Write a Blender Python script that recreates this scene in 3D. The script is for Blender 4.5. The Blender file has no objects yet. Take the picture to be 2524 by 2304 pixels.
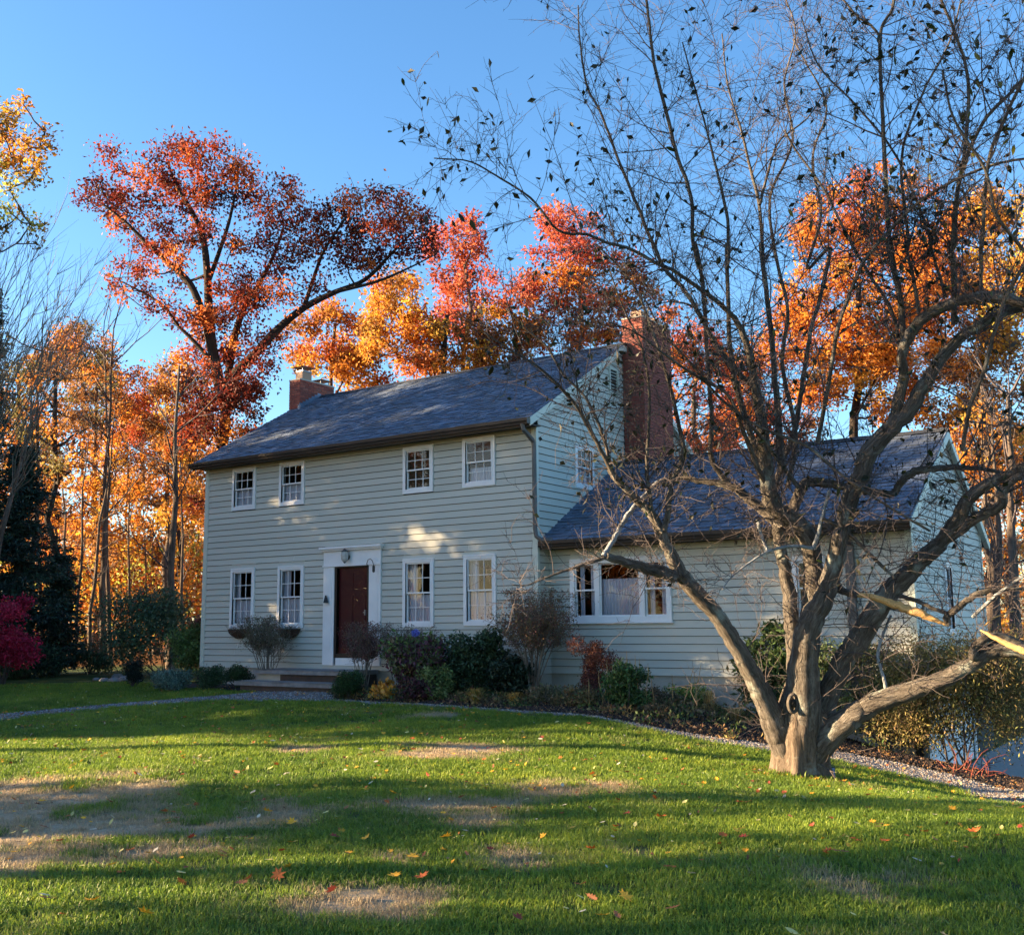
import bpy, math, random
import numpy as np
from mathutils import Matrix, Vector
rng = np.random.default_rng(7); random.seed(7)
scn = bpy.context.scene
COL = scn.collection
rad = math.radians
# ------------------------------------------------------------------ camera
YAW, PITCH, ROLL, FPX = -0.592574, 0.146257, -0.010175, 2593.84
CAM = np.array([11.328, -17.698, 1.004])
cy, sy, cp, sp = math.cos(YAW), math.sin(YAW), math.cos(PITCH), math.sin(PITCH)
FW = np.array([sy*cp, cy*cp, sp]); _r = np.array([cy, -sy, 0.0]); _u = np.cross(_r, FW)
RT = _r*math.cos(ROLL)+_u*math.sin(ROLL); UP = -_r*math.sin(ROLL)+_u*math.cos(ROLL)
cd = bpy.data.cameras.new('camera'); cam = bpy.data.objects.new('camera', cd); COL.objects.link(cam)
M = Matrix(((RT[0], UP[0], -FW[0], CAM[0]), (RT[1], UP[1], -FW[1], CAM[1]), (RT[2], UP[2], -FW[2], CAM[2]), (0, 0, 0, 1)))
cam.matrix_world = M; cd.sensor_width = 36; cd.lens = FPX/2524*36; cd.clip_end = 2000; cd.clip_start = .05
scn.camera = cam
# ------------------------------------------------------------------ light
SUN_EL, SUN_AZ = 13.5, 236.0          # azimuth clockwise from +Y
sdir = np.array([math.sin(rad(SUN_AZ))*math.cos(rad(SUN_EL)), math.cos(rad(SUN_AZ))*math.cos(rad(SUN_EL)), math.sin(rad(SUN_EL))])
w = bpy.data.worlds.new("World"); scn.world = w; w.use_nodes = True
nt = w.node_tree; bg = nt.nodes['Background']
sky = nt.nodes.new('ShaderNodeTexSky'); sky.sky_type = 'NISHITA'; sky.sun_disc = False
sky.sun_elevation = rad(SUN_EL); sky.sun_rotation = rad(SUN_AZ); sky.ozone_density = 3.0; sky.dust_density = .6; sky.air_density = 1.0
hs = nt.nodes.new('ShaderNodeHueSaturation'); hs.inputs['Saturation'].default_value = 1.14
nt.links.new(sky.outputs[0], hs.inputs['Color']); nt.links.new(hs.outputs[0], bg.inputs[0]); bg.inputs[1].default_value = .066
sl = bpy.data.lights.new('sun', 'SUN'); sl.energy = 5.0; sl.angle = rad(.5); sl.color = (1, .72, .42)
so = bpy.data.objects.new('sun', sl); COL.objects.link(so)
so.rotation_euler = Vector(sdir).to_track_quat('Z', 'Y').to_euler(); so.location = (0, 0, 30)
vs = scn.view_settings; vs.view_transform = 'Standard'; vs.look = 'None'; vs.exposure = 2.6; vs.gamma = 1; vs.use_curve_mapping = False
scn.cycles.max_bounces = 6; scn.cycles.transparent_max_bounces = 8; scn.cycles.diffuse_bounces = 3; scn.cycles.glossy_bounces = 2; scn.cycles.transmission_bounces = 4
scn.cycles.sample_clamp_indirect = 4
# ------------------------------------------------------------------ measuring helpers (photo pixels, 2524 wide)
def ray(x, y): return RT*(x-1262)/FPX-UP*(y-1152)/FPX+FW
def on(x, y, ax, val): d = ray(x, y); return CAM+d*(val-CAM[ax])/d[ax]
def dep(x, y, t): return CAM+ray(x, y)*t
def V(x, y, t): return dep(x*1.252, y*1.252, t)
def ss(t): t = np.clip(t, 0, 1); return t*t*(3-2*t)
def H(x, y):
    x = np.asarray(x, float); y = np.asarray(y, float)
    z = -.6+.17*ss((y+7)/6.)*(1-ss((x-2)/4))
    drop = .10*np.clip(x-3, 0, 5.5)**1.15
    z = z-drop*ss((y+9.5)/8.5)-.62*ss((x-5.3)/2.2)*ss((y+.8)/2.6)
    z = z+.025*np.sin(x*.7+1)*np.sin(y*.55)+.012*np.sin(x*1.9+y*1.3)
    far = np.hypot(x, y-5)
    z = z+ss((far-25)/60)*(-.3)+.8*ss((far-120)/200)
    return z
def gnd(x, y):
    d = ray(x, y); a, b = 1.0, 400.0
    ts = np.geomspace(2, 300, 900); P = CAM+d*ts[:, None]
    g = P[:, 2]-H(P[:, 0], P[:, 1]); i = np.argmax(g < 0)
    if g[i] >= 0: i = len(ts)-1
    a, b = ts[max(i-1, 0)], ts[i]
    for _ in range(30):
        m = (a+b)/2; p = CAM+d*m
        if p[2]-H(p[0], p[1]) < 0: b = m
        else: a = m
    return CAM+d*b
def VG(x, y): return gnd(x*1.252, y*1.252)
def foot(x, y, dy=0.):
    P = VG(x, y)+np.array([FTx, FTy, 0])*dy
    lim = -.75 if P[0] < .3 else -.15
    if P[0] < 7.3 and P[0] > -10.3 and P[1] > lim:
        Q = on(x*1.252, y*1.252, 1, lim)
        P = Q if Q[0] < 7.3 else P
    P[2] = H(P[0], P[1]); return P
FTx, FTy = FW[0]/math.hypot(FW[0], FW[1]), FW[1]/math.hypot(FW[0], FW[1])
def zdep(P): return float((np.asarray(P)-CAM)@FW)
# ------------------------------------------------------------------ objects
def tag(o, label=None, cat=None, group=None, kind=None):
    if label: o['label'] = label
    if cat: o['category'] = cat
    if group: o['group'] = group
    if kind: o['kind'] = kind
    return o
def empty(name, loc, label=None, cat=None, group=None, rz=0):
    o = bpy.data.objects.new(name, None); COL.objects.link(o); o.location = [float(v) for v in loc]; o.rotation_euler = (0, 0, rz); o.empty_display_size = .2
    return tag(o, label, cat, group)
def link(name, me, parent=None, mat=None):
    o = bpy.data.objects.new(name, me); COL.objects.link(o)
    if mat is not None and not me.materials: me.materials.append(mat)
    if parent is not None:
        o.parent = parent
        o.matrix_parent_inverse = Matrix.Translation(tuple(-v for v in wloc(parent)))
    return o
def wloc(o): return Vector(o.location) if o.type == 'EMPTY' else Vector((0, 0, 0))
def npmesh(name, Vt, Fs, smooth=False, col=None, uvw=None):
    me = bpy.data.meshes.new(name); Vt = np.asarray(Vt, np.float32)
    Fs = [np.asarray(F, np.int32) for F in Fs if len(F)]
    me.vertices.add(len(Vt)); me.vertices.foreach_set('co', Vt.ravel())
    nl = sum(F.size for F in Fs); nf = sum(len(F) for F in Fs)
    me.loops.add(nl); me.polygons.add(nf)
    me.loops.foreach_set('vertex_index', np.concatenate([F.ravel() for F in Fs]))
    tot = np.concatenate([np.full(len(F), F.shape[1], np.int32) for F in Fs]); st = np.concatenate([[0], np.cumsum(tot)[:-1]]).astype(np.int32)
    me.polygons.foreach_set('loop_start', st)
    me.polygons.foreach_set('use_smooth', np.full(nf, bool(smooth)))
    if col is not None:
        a = me.color_attributes.new('col', 'FLOAT_COLOR', 'POINT'); c = np.ones((len(Vt), 4), np.float32); c[:, :3] = col; a.data.foreach_set('color', c.ravel())
    if uvw is not None:
        a = me.attributes.new('uvw', 'FLOAT_VECTOR', 'POINT'); a.data.foreach_set('vector', np.asarray(uvw, np.float32).ravel())
    me.update(calc_edges=True)
    return me
class MB:
    def __init__(s): s.v = []; s.q = []; s.t = []; s.n = 0; s.uv = []; s.c = []
    def add(s, v, q=None, t=None, uv=None, c=None):
        v = np.asarray(v, float).reshape(-1, 3)
        if q is not None and len(q): s.q.append(np.asarray(q)+s.n)
        if t is not None and len(t): s.t.append(np.asarray(t)+s.n)
        s.v.append(v); s.n += len(v)
        if uv is not None: s.uv.append(uv)
        if c is not None: s.c.append(np.broadcast_to(np.asarray(c, float), (len(v), 3)))
        return s
    def box(s, x0, x1, y0, y1, z0, z1):
        v = [(x, y, z) for z in (z0, z1) for y in (y0, y1) for x in (x0, x1)]
        return s.add(v, [(0, 2, 3, 1), (4, 5, 7, 6), (0, 1, 5, 4), (2, 6, 7, 3), (0, 4, 6, 2), (1, 3, 7, 5)])
    def hexa(s, v): return s.add(v, [(0, 2, 3, 1), (4, 5, 7, 6), (0, 1, 5, 4), (2, 6, 7, 3), (0, 4, 6, 2), (1, 3, 7, 5)])
    def prism(s, poly, d):      # polygon (list of 3d pts) extruded along vector d
        p = np.asarray(poly, float); n = len(p); s.v.append(np.vstack([p, p+np.asarray(d)]))
        i = np.arange(n); j = (i+1) % n
        s.q.append(np.stack([i, j, j+n, i+n], 1)+s.n)
        c = [(0, k, k+1) for k in range(1, n-1)]; s.t.append(np.array([(a, cc, b) for a, b, cc in c]+[(a+n, b+n, cc+n) for a, b, cc in c])+s.n)
        s.n += 2*n; return s
    def tube(s, pts, r, n=5, cap=True, lump=0., seed=0, v0=0.):
        pts = np.asarray(pts, float); r = np.broadcast_to(np.asarray(r, float), (len(pts),)).copy()
        T = np.gradient(pts, axis=0); T /= np.linalg.norm(T, axis=1)[:, None]+1e-9
        a = np.array([0, 0, 1.]) if abs(T[0, 2]) < .9 else np.array([1., 0, 0])
        N = np.cross(a, T[0]); N /= np.linalg.norm(N); Ns = []
        for k in range(len(pts)):
            N = N-T[k]*(N@T[k]); N /= np.linalg.norm(N)+1e-9; Ns.append(N)
        N = np.array(Ns); B = np.cross(T, N)
        th = np.arange(n)*2*math.pi/n
        L = np.concatenate([[0], np.cumsum(np.linalg.norm(np.diff(pts, axis=0), axis=1))])+v0
        rr = r[:, None]*np.ones((1, n))
        if lump:
            ph = seed*1.7
            rr = rr*(1+lump*(.5*np.sin(3*th[None]+ph+L[:, None]*1.3)+.4*np.sin(7*th[None]+2*ph-L[:, None]*2.1)+.35*np.sin(11*th[None]+L[:, None]*3.3)+.5*np.sin(L[:, None]*9+2*th[None]+ph)))
        v = pts[:, None]+rr[..., None]*(np.cos(th)[None, :, None]*N[:, None]+np.sin(th)[None, :, None]*B[:, None])
        m = len(pts); i = np.arange(m-1)[:, None]*n; j = np.arange(n)[None]; jn = (j+1) % n
        q = np.stack([i+j, i+jn, i+n+jn, i+n+j], -1).reshape(-1, 4)
        uv = np.stack([np.cos(th)[None]*r.max()+0*L[:, None], np.sin(th)[None]*r.max()+0*L[:, None], L[:, None]+0*th[None]], -1).reshape(-1, 3)
        t = []
        if cap:
            t = [((m-1)*n, (m-1)*n+k, (m-1)*n+k+1) for k in range(1, n-1)]
        return s.add(v.reshape(-1, 3), q, t, uv=uv)
    def mesh(s, name, smooth=False):
        Fs = []
        if s.q: Fs.append(np.vstack(s.q))
        if s.t: Fs.append(np.vstack(s.t))
        if not s.n: s.box(0, .001, 0, .001, 0, .001); Fs = [np.vstack(s.q)]
        v = np.vstack(s.v)
        uv = np.vstack(s.uv) if s.uv and sum(len(u) for u in s.uv) == s.n else None
        c = np.vstack(s.c) if s.c and sum(len(u) for u in s.c) == s.n else None
        return npmesh(name, v, Fs, smooth, c, uv)
    def build(s, name, mat, parent=None, smooth=False): return link(name, s.mesh(name, smooth), parent, mat)
# ------------------------------------------------------------------ materials
def newmat(name):
    m = bpy.data.materials.new(name); m.use_nodes = True; n = m.node_tree; p = n.nodes['Principled BSDF']; return m, n, p
def ramp(n, fac, stops):
    r = n.nodes.new('ShaderNodeValToRGB'); e = r.color_ramp.elements
    while len(e) < len(stops): e.new(.5)
    for k, (p, c) in enumerate(stops): e[k].position = p; e[k].color = (*c, 1)
    n.links.new(fac, r.inputs[0]); return r.outputs[0]
def noise(n, vec, scale, detail=4, rough=.55, vscale=None):
    if vscale is not None:
        mp = n.nodes.new('ShaderNodeMapping'); mp.inputs['Scale'].default_value = vscale; n.links.new(vec, mp.inputs[0]); vec = mp.outputs[0]
    t = n.nodes.new('ShaderNodeTexNoise'); t.inputs['Scale'].default_value = scale; t.inputs['Detail'].default_value = detail; t.inputs['Roughness'].default_value = rough
    n.links.new(vec, t.inputs['Vector']); return t.outputs[0]
def coord(n, kind='pos'):
    if kind == 'pos': return n.nodes.new('ShaderNodeNewGeometry').outputs['Position']
    if kind == 'obj': return n.nodes.new('ShaderNodeTexCoord').outputs['Object']
    a = n.nodes.new('ShaderNodeAttribute'); a.attribute_name = kind; return a.outputs['Vector']
def bump(n, p, h, strength=.4, dist=.02):
    b = n.nodes.new('ShaderNodeBump'); b.inputs['Strength'].default_value = strength; b.inputs['Distance'].default_value = dist
    n.links.new(h, b.inputs['Height']); n.links.new(b.outputs[0], p.inputs['Normal'])
def mix(n, a, b, fac, mode='MIX'):
    m = n.nodes.new('ShaderNodeMix'); m.data_type = 'RGBA'; m.blend_type = mode
    for s, v in ((m.inputs[6], a), (m.inputs[7], b), (m.inputs[0], fac)):
        if isinstance(v, (tuple, list)): s.default_value = (*v, 1)
        elif isinstance(v, (int, float)): s.default_value = v
        else: n.links.new(v, s)
    return m.outputs[2]
def plain(name, c1, c2=None, scale=4, rough=.7, bs=0, bscale=40, vscale=None, metal=0, spec=.4, rnd=0.):
    m, n, p = newmat(name); p.inputs['Roughness'].default_value = rough; p.inputs['Metallic'].default_value = metal; p.inputs['Specular IOR Level'].default_value = spec
    pos = coord(n)
    if c2 is None: c2 = tuple(v*.8 for v in c1)
    c = ramp(n, noise(n, pos, scale, 5, .6, vscale), [(.3, c1), (.7, c2)])
    if rnd:
        oi = n.nodes.new('ShaderNodeObjectInfo'); hsn = n.nodes.new('ShaderNodeHueSaturation')
        mr = n.nodes.new('ShaderNodeMapRange'); mr.inputs[3].default_value = 1-rnd; mr.inputs[4].default_value = 1+rnd
        n.links.new(oi.outputs['Random'], mr.inputs[0]); n.links.new(mr.outputs[0], hsn.inputs['Value']); n.links.new(c, hsn.inputs['Color']); c = hsn.outputs[0]
    n.links.new(c, p.inputs['Base Color'])
    if bs: bump(n, p, noise(n, pos, bscale, 5, .6, vscale), bs, .01)
    return m
def leafmat(name, trans=.35, rough=.6, var=.25):
    m = bpy.data.materials.new(name); m.use_nodes = True; n = m.node_tree; n.nodes.clear()
    out = n.nodes.new('ShaderNodeOutputMaterial'); a = n.nodes.new('ShaderNodeAttribute'); a.attribute_name = 'col'
    g = n.nodes.new('ShaderNodeNewGeometry'); h = n.nodes.new('ShaderNodeHueSaturation')
    mr = n.nodes.new('ShaderNodeMapRange'); mr.inputs[3].default_value = 1-var; mr.inputs[4].default_value = 1+var
    n.links.new(g.outputs['Random Per Island'], mr.inputs[0]); n.links.new(mr.outputs[0], h.inputs['Value']); n.links.new(a.outputs['Color'], h.inputs['Color'])
    d = n.nodes.new('ShaderNodeBsdfPrincipled'); d.inputs['Roughness'].default_value = rough; d.inputs['Specular IOR Level'].default_value = .3
    t = n.nodes.new('ShaderNodeBsdfTranslucent'); mx = n.nodes.new('ShaderNodeMixShader'); mx.inputs[0].default_value = trans
    n.links.new(h.outputs[0], d.inputs['Base Color']); n.links.new(h.outputs[0], t.inputs['Color'])
    n.links.new(d.outputs[0], mx.inputs[1]); n.links.new(t.outputs[0], mx.inputs[2]); n.links.new(mx.outputs[0], out.inputs[0]); return m
def barkmat(name, c1, c2, c3, kind='uvw', sc=1.0, bs=1.0, lichen=0.):
    m, n, p = newmat(name); p.inputs['Roughness'].default_value = .9; p.inputs['Specular IOR Level'].default_value = .15
    v = coord(n, kind)
    a = noise(n, v, 15*sc, 8, .7, (1, 1, .2)); b = noise(n, v, 55*sc, 6, .75, (1, 1, .3)); c = noise(n, v, 3*sc, 3)
    col = ramp(n, a, [(.33, c1), (.52, c2), (.72, c3)])
    if lichen:
        col = mix(n, col, (.42, .45, .4), ramp(n, c, [(.62-lichen*.15, (0, 0, 0)), (.7, (1, 1, 1))]))
    col = mix(n, col, (.02, .018, .015), ramp(n, b, [(.3, (.9, .9, .9)), (.47, (0, 0, 0))]))
    n.links.new(col, p.inputs['Base Color'])
    ad = n.nodes.new('ShaderNodeMath'); ad.operation = 'MULTIPLY_ADD'; ad.inputs[1].default_value = .45; n.links.new(b, ad.inputs[0]); n.links.new(a, ad.inputs[2])
    bump(n, p, ad.outputs[0], bs, .09)
    return m
def hexc(h): return tuple(((int(h[i:i+2], 16)/255)**2.2) for i in (0, 2, 4))
M_side = plain('siding_paint', (.50, .51, .45), (.44, .455, .40), 1.2, .6, .12, 30, (.15, 1, 1), rnd=.05)
M_wall = plain('wall_backing', (.05, .05, .048), rough=.9)  # near black so the gaps between clapboards read as lap shadow lines
M_white = plain('white_paint', (.78, .8, .8), (.7, .72, .73), 3, .45, .05, 30)
M_trimg = plain('green_trim_paint', (.56, .6, .52), (.5, .55, .48), 3, .5)
M_brown = plain('dark_brown_metal', (.045, .037, .034), (.03, .025, .024), 3, .45)
M_grey = plain('grey_brown_downspout', (.12, .115, .11), (.09, .085, .08), 3, .5)
M_soffit = plain('dark_soffit', (.09, .085, .08), rough=.7)
M_conc = plain('foundation_concrete', (.5, .47, .4), (.34, .32, .27), 2.2, .9, .3, 25)
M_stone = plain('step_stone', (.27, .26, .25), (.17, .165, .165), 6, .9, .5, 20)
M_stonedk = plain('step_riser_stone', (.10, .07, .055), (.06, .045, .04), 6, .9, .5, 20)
M_mortar = plain('mortar', (.2, .16, .14), (.14, .11, .1), 12, .95)
M_flue = plain('clay_flue', (.42, .27, .18), (.36, .24, .17), 5, .8)
M_cap = plain('cap_metal', (.3, .31, .33), (.2, .21, .23), 5, .4, metal=.5)
M_lead = plain('lead_flashing', (.16, .2, .26), (.11, .14, .19), 7, .5, .5, 14, metal=.4)
M_black = plain('black_metal', (.012, .012, .013), rough=.4)
M_door = plain('red_door_paint', (.11, .012, .022), (.09, .01, .018), 3, .4)
M_curt = plain('white_curtain', (.7, .7, .78), (.6, .6, .68), 5, .9)
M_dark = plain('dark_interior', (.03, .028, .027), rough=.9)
M_blind = plain('wood_blind', (.3, .2, .12), (.22, .15, .09), 4, .6)
M_coir = plain('coir_basket', (.10, .055, .035), (.05, .03, .02), 18, .95, .8, 40)
M_frost = plain('lamp_glass', (.55, .55, .52), (.35, .35, .33), 20, .15)
M_slab = plain('roof_underlay', (.04, .045, .055), rough=.9)
def mk_brick():
    m, n, p = newmat('brick_clay'); p.inputs['Roughness'].default_value = .85
    oi = n.nodes.new('ShaderNodeObjectInfo'); c = ramp(n, oi.outputs['Random'], [(0, (.19, .045, .032)), (.4, (.28, .065, .042)), (.75, (.33, .09, .055)), (1, (.24, .085, .065))])
    c = mix(n, c, (.09, .04, .035), ramp(n, noise(n, coord(n), 14), [(.5, (0, 0, 0)), (.75, (.7, .7, .7))])); n.links.new(c, p.inputs['Base Color'])
    bump(n, p, noise(n, coord(n), 60), .4, .01); return m
M_brick = mk_brick()
def mk_shingle():
    m, n, p = newmat('slate_blue_shingle'); p.inputs['Roughness'].default_value = .85; p.inputs['Specular IOR Level'].default_value = .25
    g = n.nodes.new('ShaderNodeNewGeometry')
    c = ramp(n, g.outputs['Random Per Island'], [(0, (.055, .078, .125)), (.35, (.1, .14, .205)), (.7, (.16, .21, .295)), (1, (.075, .1, .15))])
    oi = n.nodes.new('ShaderNodeObjectInfo'); c = mix(n, c, (.09, .1, .115), ramp(n, noise(n, g.outputs['Position'], 1.1, 5), [(.4, (0, 0, 0)), (.75, (.7, .7, .7))]))
    c = mix(n, c, (.2, .22, .25), ramp(n, noise(n, g.outputs['Position'], 160, 2), [(.62, (0, 0, 0)), (.75, (.5, .5, .5))])); c = mix(n, c, (.07, .075, .08), ramp(n, noise(n, g.outputs['Position'], 1.6, 4, .6, (4, .5, .5)), [(.5, (0, 0, 0)), (.8, (.55, .55, .55))]))
    n.links.new(c, p.inputs['Base Color']); bump(n, p, noise(n, g.outputs['Position'], 120, 3), .5, .01); return m
M_shin = mk_shingle()
def mk_glass():
    m = bpy.data.materials.new('window_glass'); m.use_nodes = True; n = m.node_tree; n.nodes.clear()
    o = n.nodes.new('ShaderNodeOutputMaterial'); f = n.nodes.new('ShaderNodeFresnel'); f.inputs[0].default_value = 1.38
    g = n.nodes.new('ShaderNodeBsdfGlossy'); g.inputs['Roughness'].default_value = .02; t = n.nodes.new('ShaderNodeBsdfTransparent'); t.inputs[0].default_value = (.8, .83, .85, 1)
    x = n.nodes.new('ShaderNodeMixShader'); n.links.new(f.outputs[0], x.inputs[0]); n.links.new(t.outputs[0], x.inputs[1]); n.links.new(g.outputs[0], x.inputs[2]); n.links.new(x.outputs[0], o.inputs[0]); return m
M_glass = mk_glass()
M_leaf = leafmat('tree_leaf', .45); M_ever = leafmat('evergreen_leaf', .12, .45, .35); M_shrub = leafmat('shrub_leaf', .25, .5, .3)
M_dleaf = leafmat('dark_apple_leaf', .2, .45, .2)
M_fall = leafmat('fallen_leaf', .15, .6, .15)
M_bark = barkmat('apple_bark', (.06, .05, .043), (.19, .165, .14), (.4, .37, .33), lichen=.35, sc=1.2)
M_barkT = barkmat('apple_trunk_bark', (.07, .052, .04), (.2, .155, .118), (.36, .3, .235), sc=1.0, bs=1.0, lichen=.1)
M_barkdk = barkmat('dark_bark', (.02, .016, .014), (.045, .036, .03), (.08, .065, .055), sc=.5, bs=.6)
M_barkgr = barkmat('grey_bark', (.06, .045, .035), (.13, .10, .08), (.22, .18, .145), sc=.5, bs=.6)
M_lich = barkmat('lichen_bark', (.12, .12, .12), (.34, .36, .37), (.5, .53, .53), sc=1.5, bs=.6)
M_raw = barkmat('bare_wood', (.6, .32, .12), (.78, .48, .2), (.85, .58, .3), sc=2, bs=.4)
M_twig = plain('twig_bark', (.10, .08, .075), (.05, .042, .045), 8, .85)
M_straw = plain('straw_stem', (.45, .3, .13), (.3, .19, .08), 8, .8)
M_redst = plain('red_stem', (.22, .05, .03), (.14, .03, .02), 8, .8)
M_twiggrey = plain('grey_stem', (.2, .17, .13), (.12, .1, .08), 8, .85)
# ------------------------------------------------------------------ ground
def polyV(pts): return [VG(x, y)[:2] for x, y in pts]
def inpoly(P, poly):
    x, y = P[:, 0], P[:, 1]; c = np.zeros(len(P), bool); n = len(poly); j = n-1
    for i in range(n):
        xi, yi = poly[i]; xj, yj = poly[j]
        c ^= ((yi > y) != (yj > y)) & (x < (xj-xi)*(y-yi)/(yj-yi+1e-12)+xi); j = i
    return c
# path / strip: upper and lower borders (view pixels of the 2016-wide picture)
path_lo = [(-60, 1428), (0, 1417), (100, 1406), (200, 1396), (330, 1386), (440, 1379), (520, 1380), (600, 1381), (660, 1381)]
path_hi = [(-60, 1417), (0, 1407), (100, 1398), (200, 1389), (330, 1379), (440, 1370), (500, 1364), (560, 1355), (655, 1354)]
edge_lo = [(660, 1381), (760, 1387), (870, 1392), (980, 1399), (1100, 1408), (1200, 1420), (1290, 1440), (1400, 1462), (1520, 1482), (1640, 1499), (1760, 1525), (1880, 1552), (2016, 1588), (2120, 1615)]
edge_hi = [(660, 1377), (760, 1384), (870, 1389.5), (980, 1396.5), (1100, 1405), (1200, 1416), (1290, 1433), (1400, 1452), (1520, 1468), (1640, 1478), (1760, 1502), (1880, 1528), (2016, 1560), (2120, 1588)]
PL, PH, EL, EH = polyV(path_lo), polyV(path_hi), polyV(edge_lo), polyV(edge_hi)
path_poly = PL+PH[::-1]; edge_poly = EL+EH[::-1]
bed_poly = [tuple(p) for p in EH]+[(14.5, -3), (9.4, .2), (7.1, .4), (-4.4, -.01), (-4.4, -1.2)]
bedL_poly = [(-4.9-1.9, -1.5), (-7.5, -1.35), (-9.6, -1.5), (-10.4, -1.2), (-10.2, 0), (-6.9, 0)]
drive_poly = [(8.0, -.5), (9.0, -.6), (26, -4), (26, 14), (7.1, 14), (7.1, .55)]
def ellmask(x, y, seed=0):
    m = np.zeros(np.shape(x))
    for (vx, vy, rx, ry, a) in DRY:
        m = np.maximum(m, a*np.clip(1.35-np.hypot((x-vx)*RTx+(y-vy)*RTy, 1e-9*x)/rx, 0, 1)*np.clip(1.35-np.abs((x-vx)*FTx+(y-vy)*FTy)/ry, 0, 1)*1.6)
    return m
RTx, RTy = RT[0]/math.hypot(RT[0], RT[1]), RT[1]/math.hypot(RT[0], RT[1]); FTx, FTy = -RTy, RTx
DRY = []
for (a, b, c, d, k) in [(0, 1600, 260, 55, 1), (200, 1640, 330, 50, 1), (60, 1670, 250, 30, .8), (900, 1480, 130, 14, 1), (1130, 1553, 110, 16, .9), (600, 1475, 60, 8, .5), (700, 1780, 150, 40, .7), (760, 1710, 70, 25, .6), (560, 1590, 120, 25, .5), (850, 1408, 70, 5, .8), (1750, 1740, 150, 40, .45), (150, 1565, 160, 12, .6), (880, 1600, 200, 30, .5), (1100, 1690, 200, 25, .3)]:
    g0 = VG(a, b); g1 = VG(a+c, b); g2 = VG(a, b-d); DRY.append((g0[0], g0[1], np.linalg.norm(g1-g0), np.linalg.norm(g2-g0), k))
def wob(x, y):
    return (np.sin(x*3.1+1.3*np.sin(y*2.3))*np.sin(y*2.7+1.1*np.sin(x*1.9))+.6*np.sin(x*7.3+2*np.sin(y*5.1))*np.sin(y*8.1+x*2)+.4*np.sin(x*17+y*3)*np.sin(y*19-x*5))/1.6
def dry(x, y):
    big = (np.sin(x*.9+.7*np.sin(y*.8))*np.sin(y*1.1+.9*np.sin(x*.6)+2)+1)/2
    return np.clip(ellmask(x, y)*.62+.75*wob(x, y)*(.28+ellmask(x, y)*.8)+.16*big-.08, 0, 1)
def axis(lo, hi, c0, c1, st):
    a = list(np.arange(c0, c1+1e-6, st)); s = st
    while a[-1] < hi: s *= 1.25; a.append(a[-1]+s)
    s = st; b = [a[0]]
    while b[-1] > lo: s *= 1.25; b.append(b[-1]-s)
    return np.array(b[:0:-1]+a)
gx = axis(-500, 500, -20, 16, .16); gy = axis(-300, 600, -18, 8, .16)
GX, GY = np.meshgrid(gx, gy); GZ = H(GX, GY); nx, ny = len(gx), len(gy)
i = np.arange(ny-1)[:, None]*nx; j = np.arange(nx-1)[None]
q = np.stack([i+j, i+j+1, i+nx+j+1, i+nx+j], -1).reshape(-1, 4)
D = dry(GX, GY).ravel(); wood = ss((np.hypot(GX+0, GY-2)-21)/5).ravel()*(GX.ravel() < 6)
wood = np.maximum(wood, ss((GY-6)/3).ravel())
me = npmesh('lawn', np.stack([GX, GY, GZ], -1).reshape(-1, 3), [q], True, col=np.stack([D, wood, 0*D], 1))
def mk_ground():
    m, n, p = newmat('lawn_soil'); p.inputs['Roughness'].default_value = .95; p.inputs['Specular IOR Level'].default_value = .1
    a = n.nodes.new('ShaderNodeAttribute'); a.attribute_name = 'col'; s = n.nodes.new('ShaderNodeSeparateColor'); n.links.new(a.outputs['Color'], s.inputs[0])
    pos = coord(n); n1 = noise(n, pos, 30, 6, .7); n2 = noise(n, pos, 3, 4)
    g = ramp(n, n1, [(.3, (.025, .045, .012)), (.7, (.05, .085, .02))]); d = ramp(n, n1, [(.3, (.28, .21, .13)), (.7, (.5, .4, .27))])
    l = ramp(n, n1, [(.3, (.06, .03, .015)), (.5, (.16, .07, .02)), (.7, (.28, .14, .035))])
    c = mix(n, g, d, s.outputs[0]); c = mix(n, c, l, s.outputs[1]); n.links.new(c, p.inputs['Base Color']); bump(n, p, n1, .6, .03); return m
lawn = link('lawn', me, None, mk_ground()); tag(lawn, 'patchy green lawn with tan dry areas sloping down to the right', 'lawn', kind='structure')
def strip_sheet(name, lo, hi, mat, dz, label, n=8):
    L = np.array(lo); Hh = np.array(hi); k = np.linspace(0, 1, len(L)); kk = np.linspace(0, 1, len(L)*10)
    L = np.stack([np.interp(kk, k, L[:, 0]), np.interp(kk, k, L[:, 1])], 1); Hh = np.stack([np.interp(kk, k, Hh[:, 0]), np.interp(kk, k, Hh[:, 1])], 1)
    t = np.linspace(0, 1, n)[None, :, None]; P = L[:, None]*(1-t)+Hh[:, None]*t
    edge = np.minimum(t[..., 0], 1-t[..., 0])
    z = H(P[..., 0], P[..., 1])+dz+.01*wob(P[..., 0]*4, P[..., 1]*4)*(edge > 0)-.02*(edge == 0)
    v = np.concatenate([P, z[..., None]], -1).reshape(-1, 3); m = len(kk)
    i = np.arange(m-1)[:, None]*n; j = np.arange(n-1)[None]; q = np.stack([i+j, i+n+j, i+n+j+1, i+j+1], -1).reshape(-1, 4)
    o = link(name, npmesh(name, v, [q], True), None, mat); tag(o, label, name.split('_')[-1], kind='structure'); return o
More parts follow.
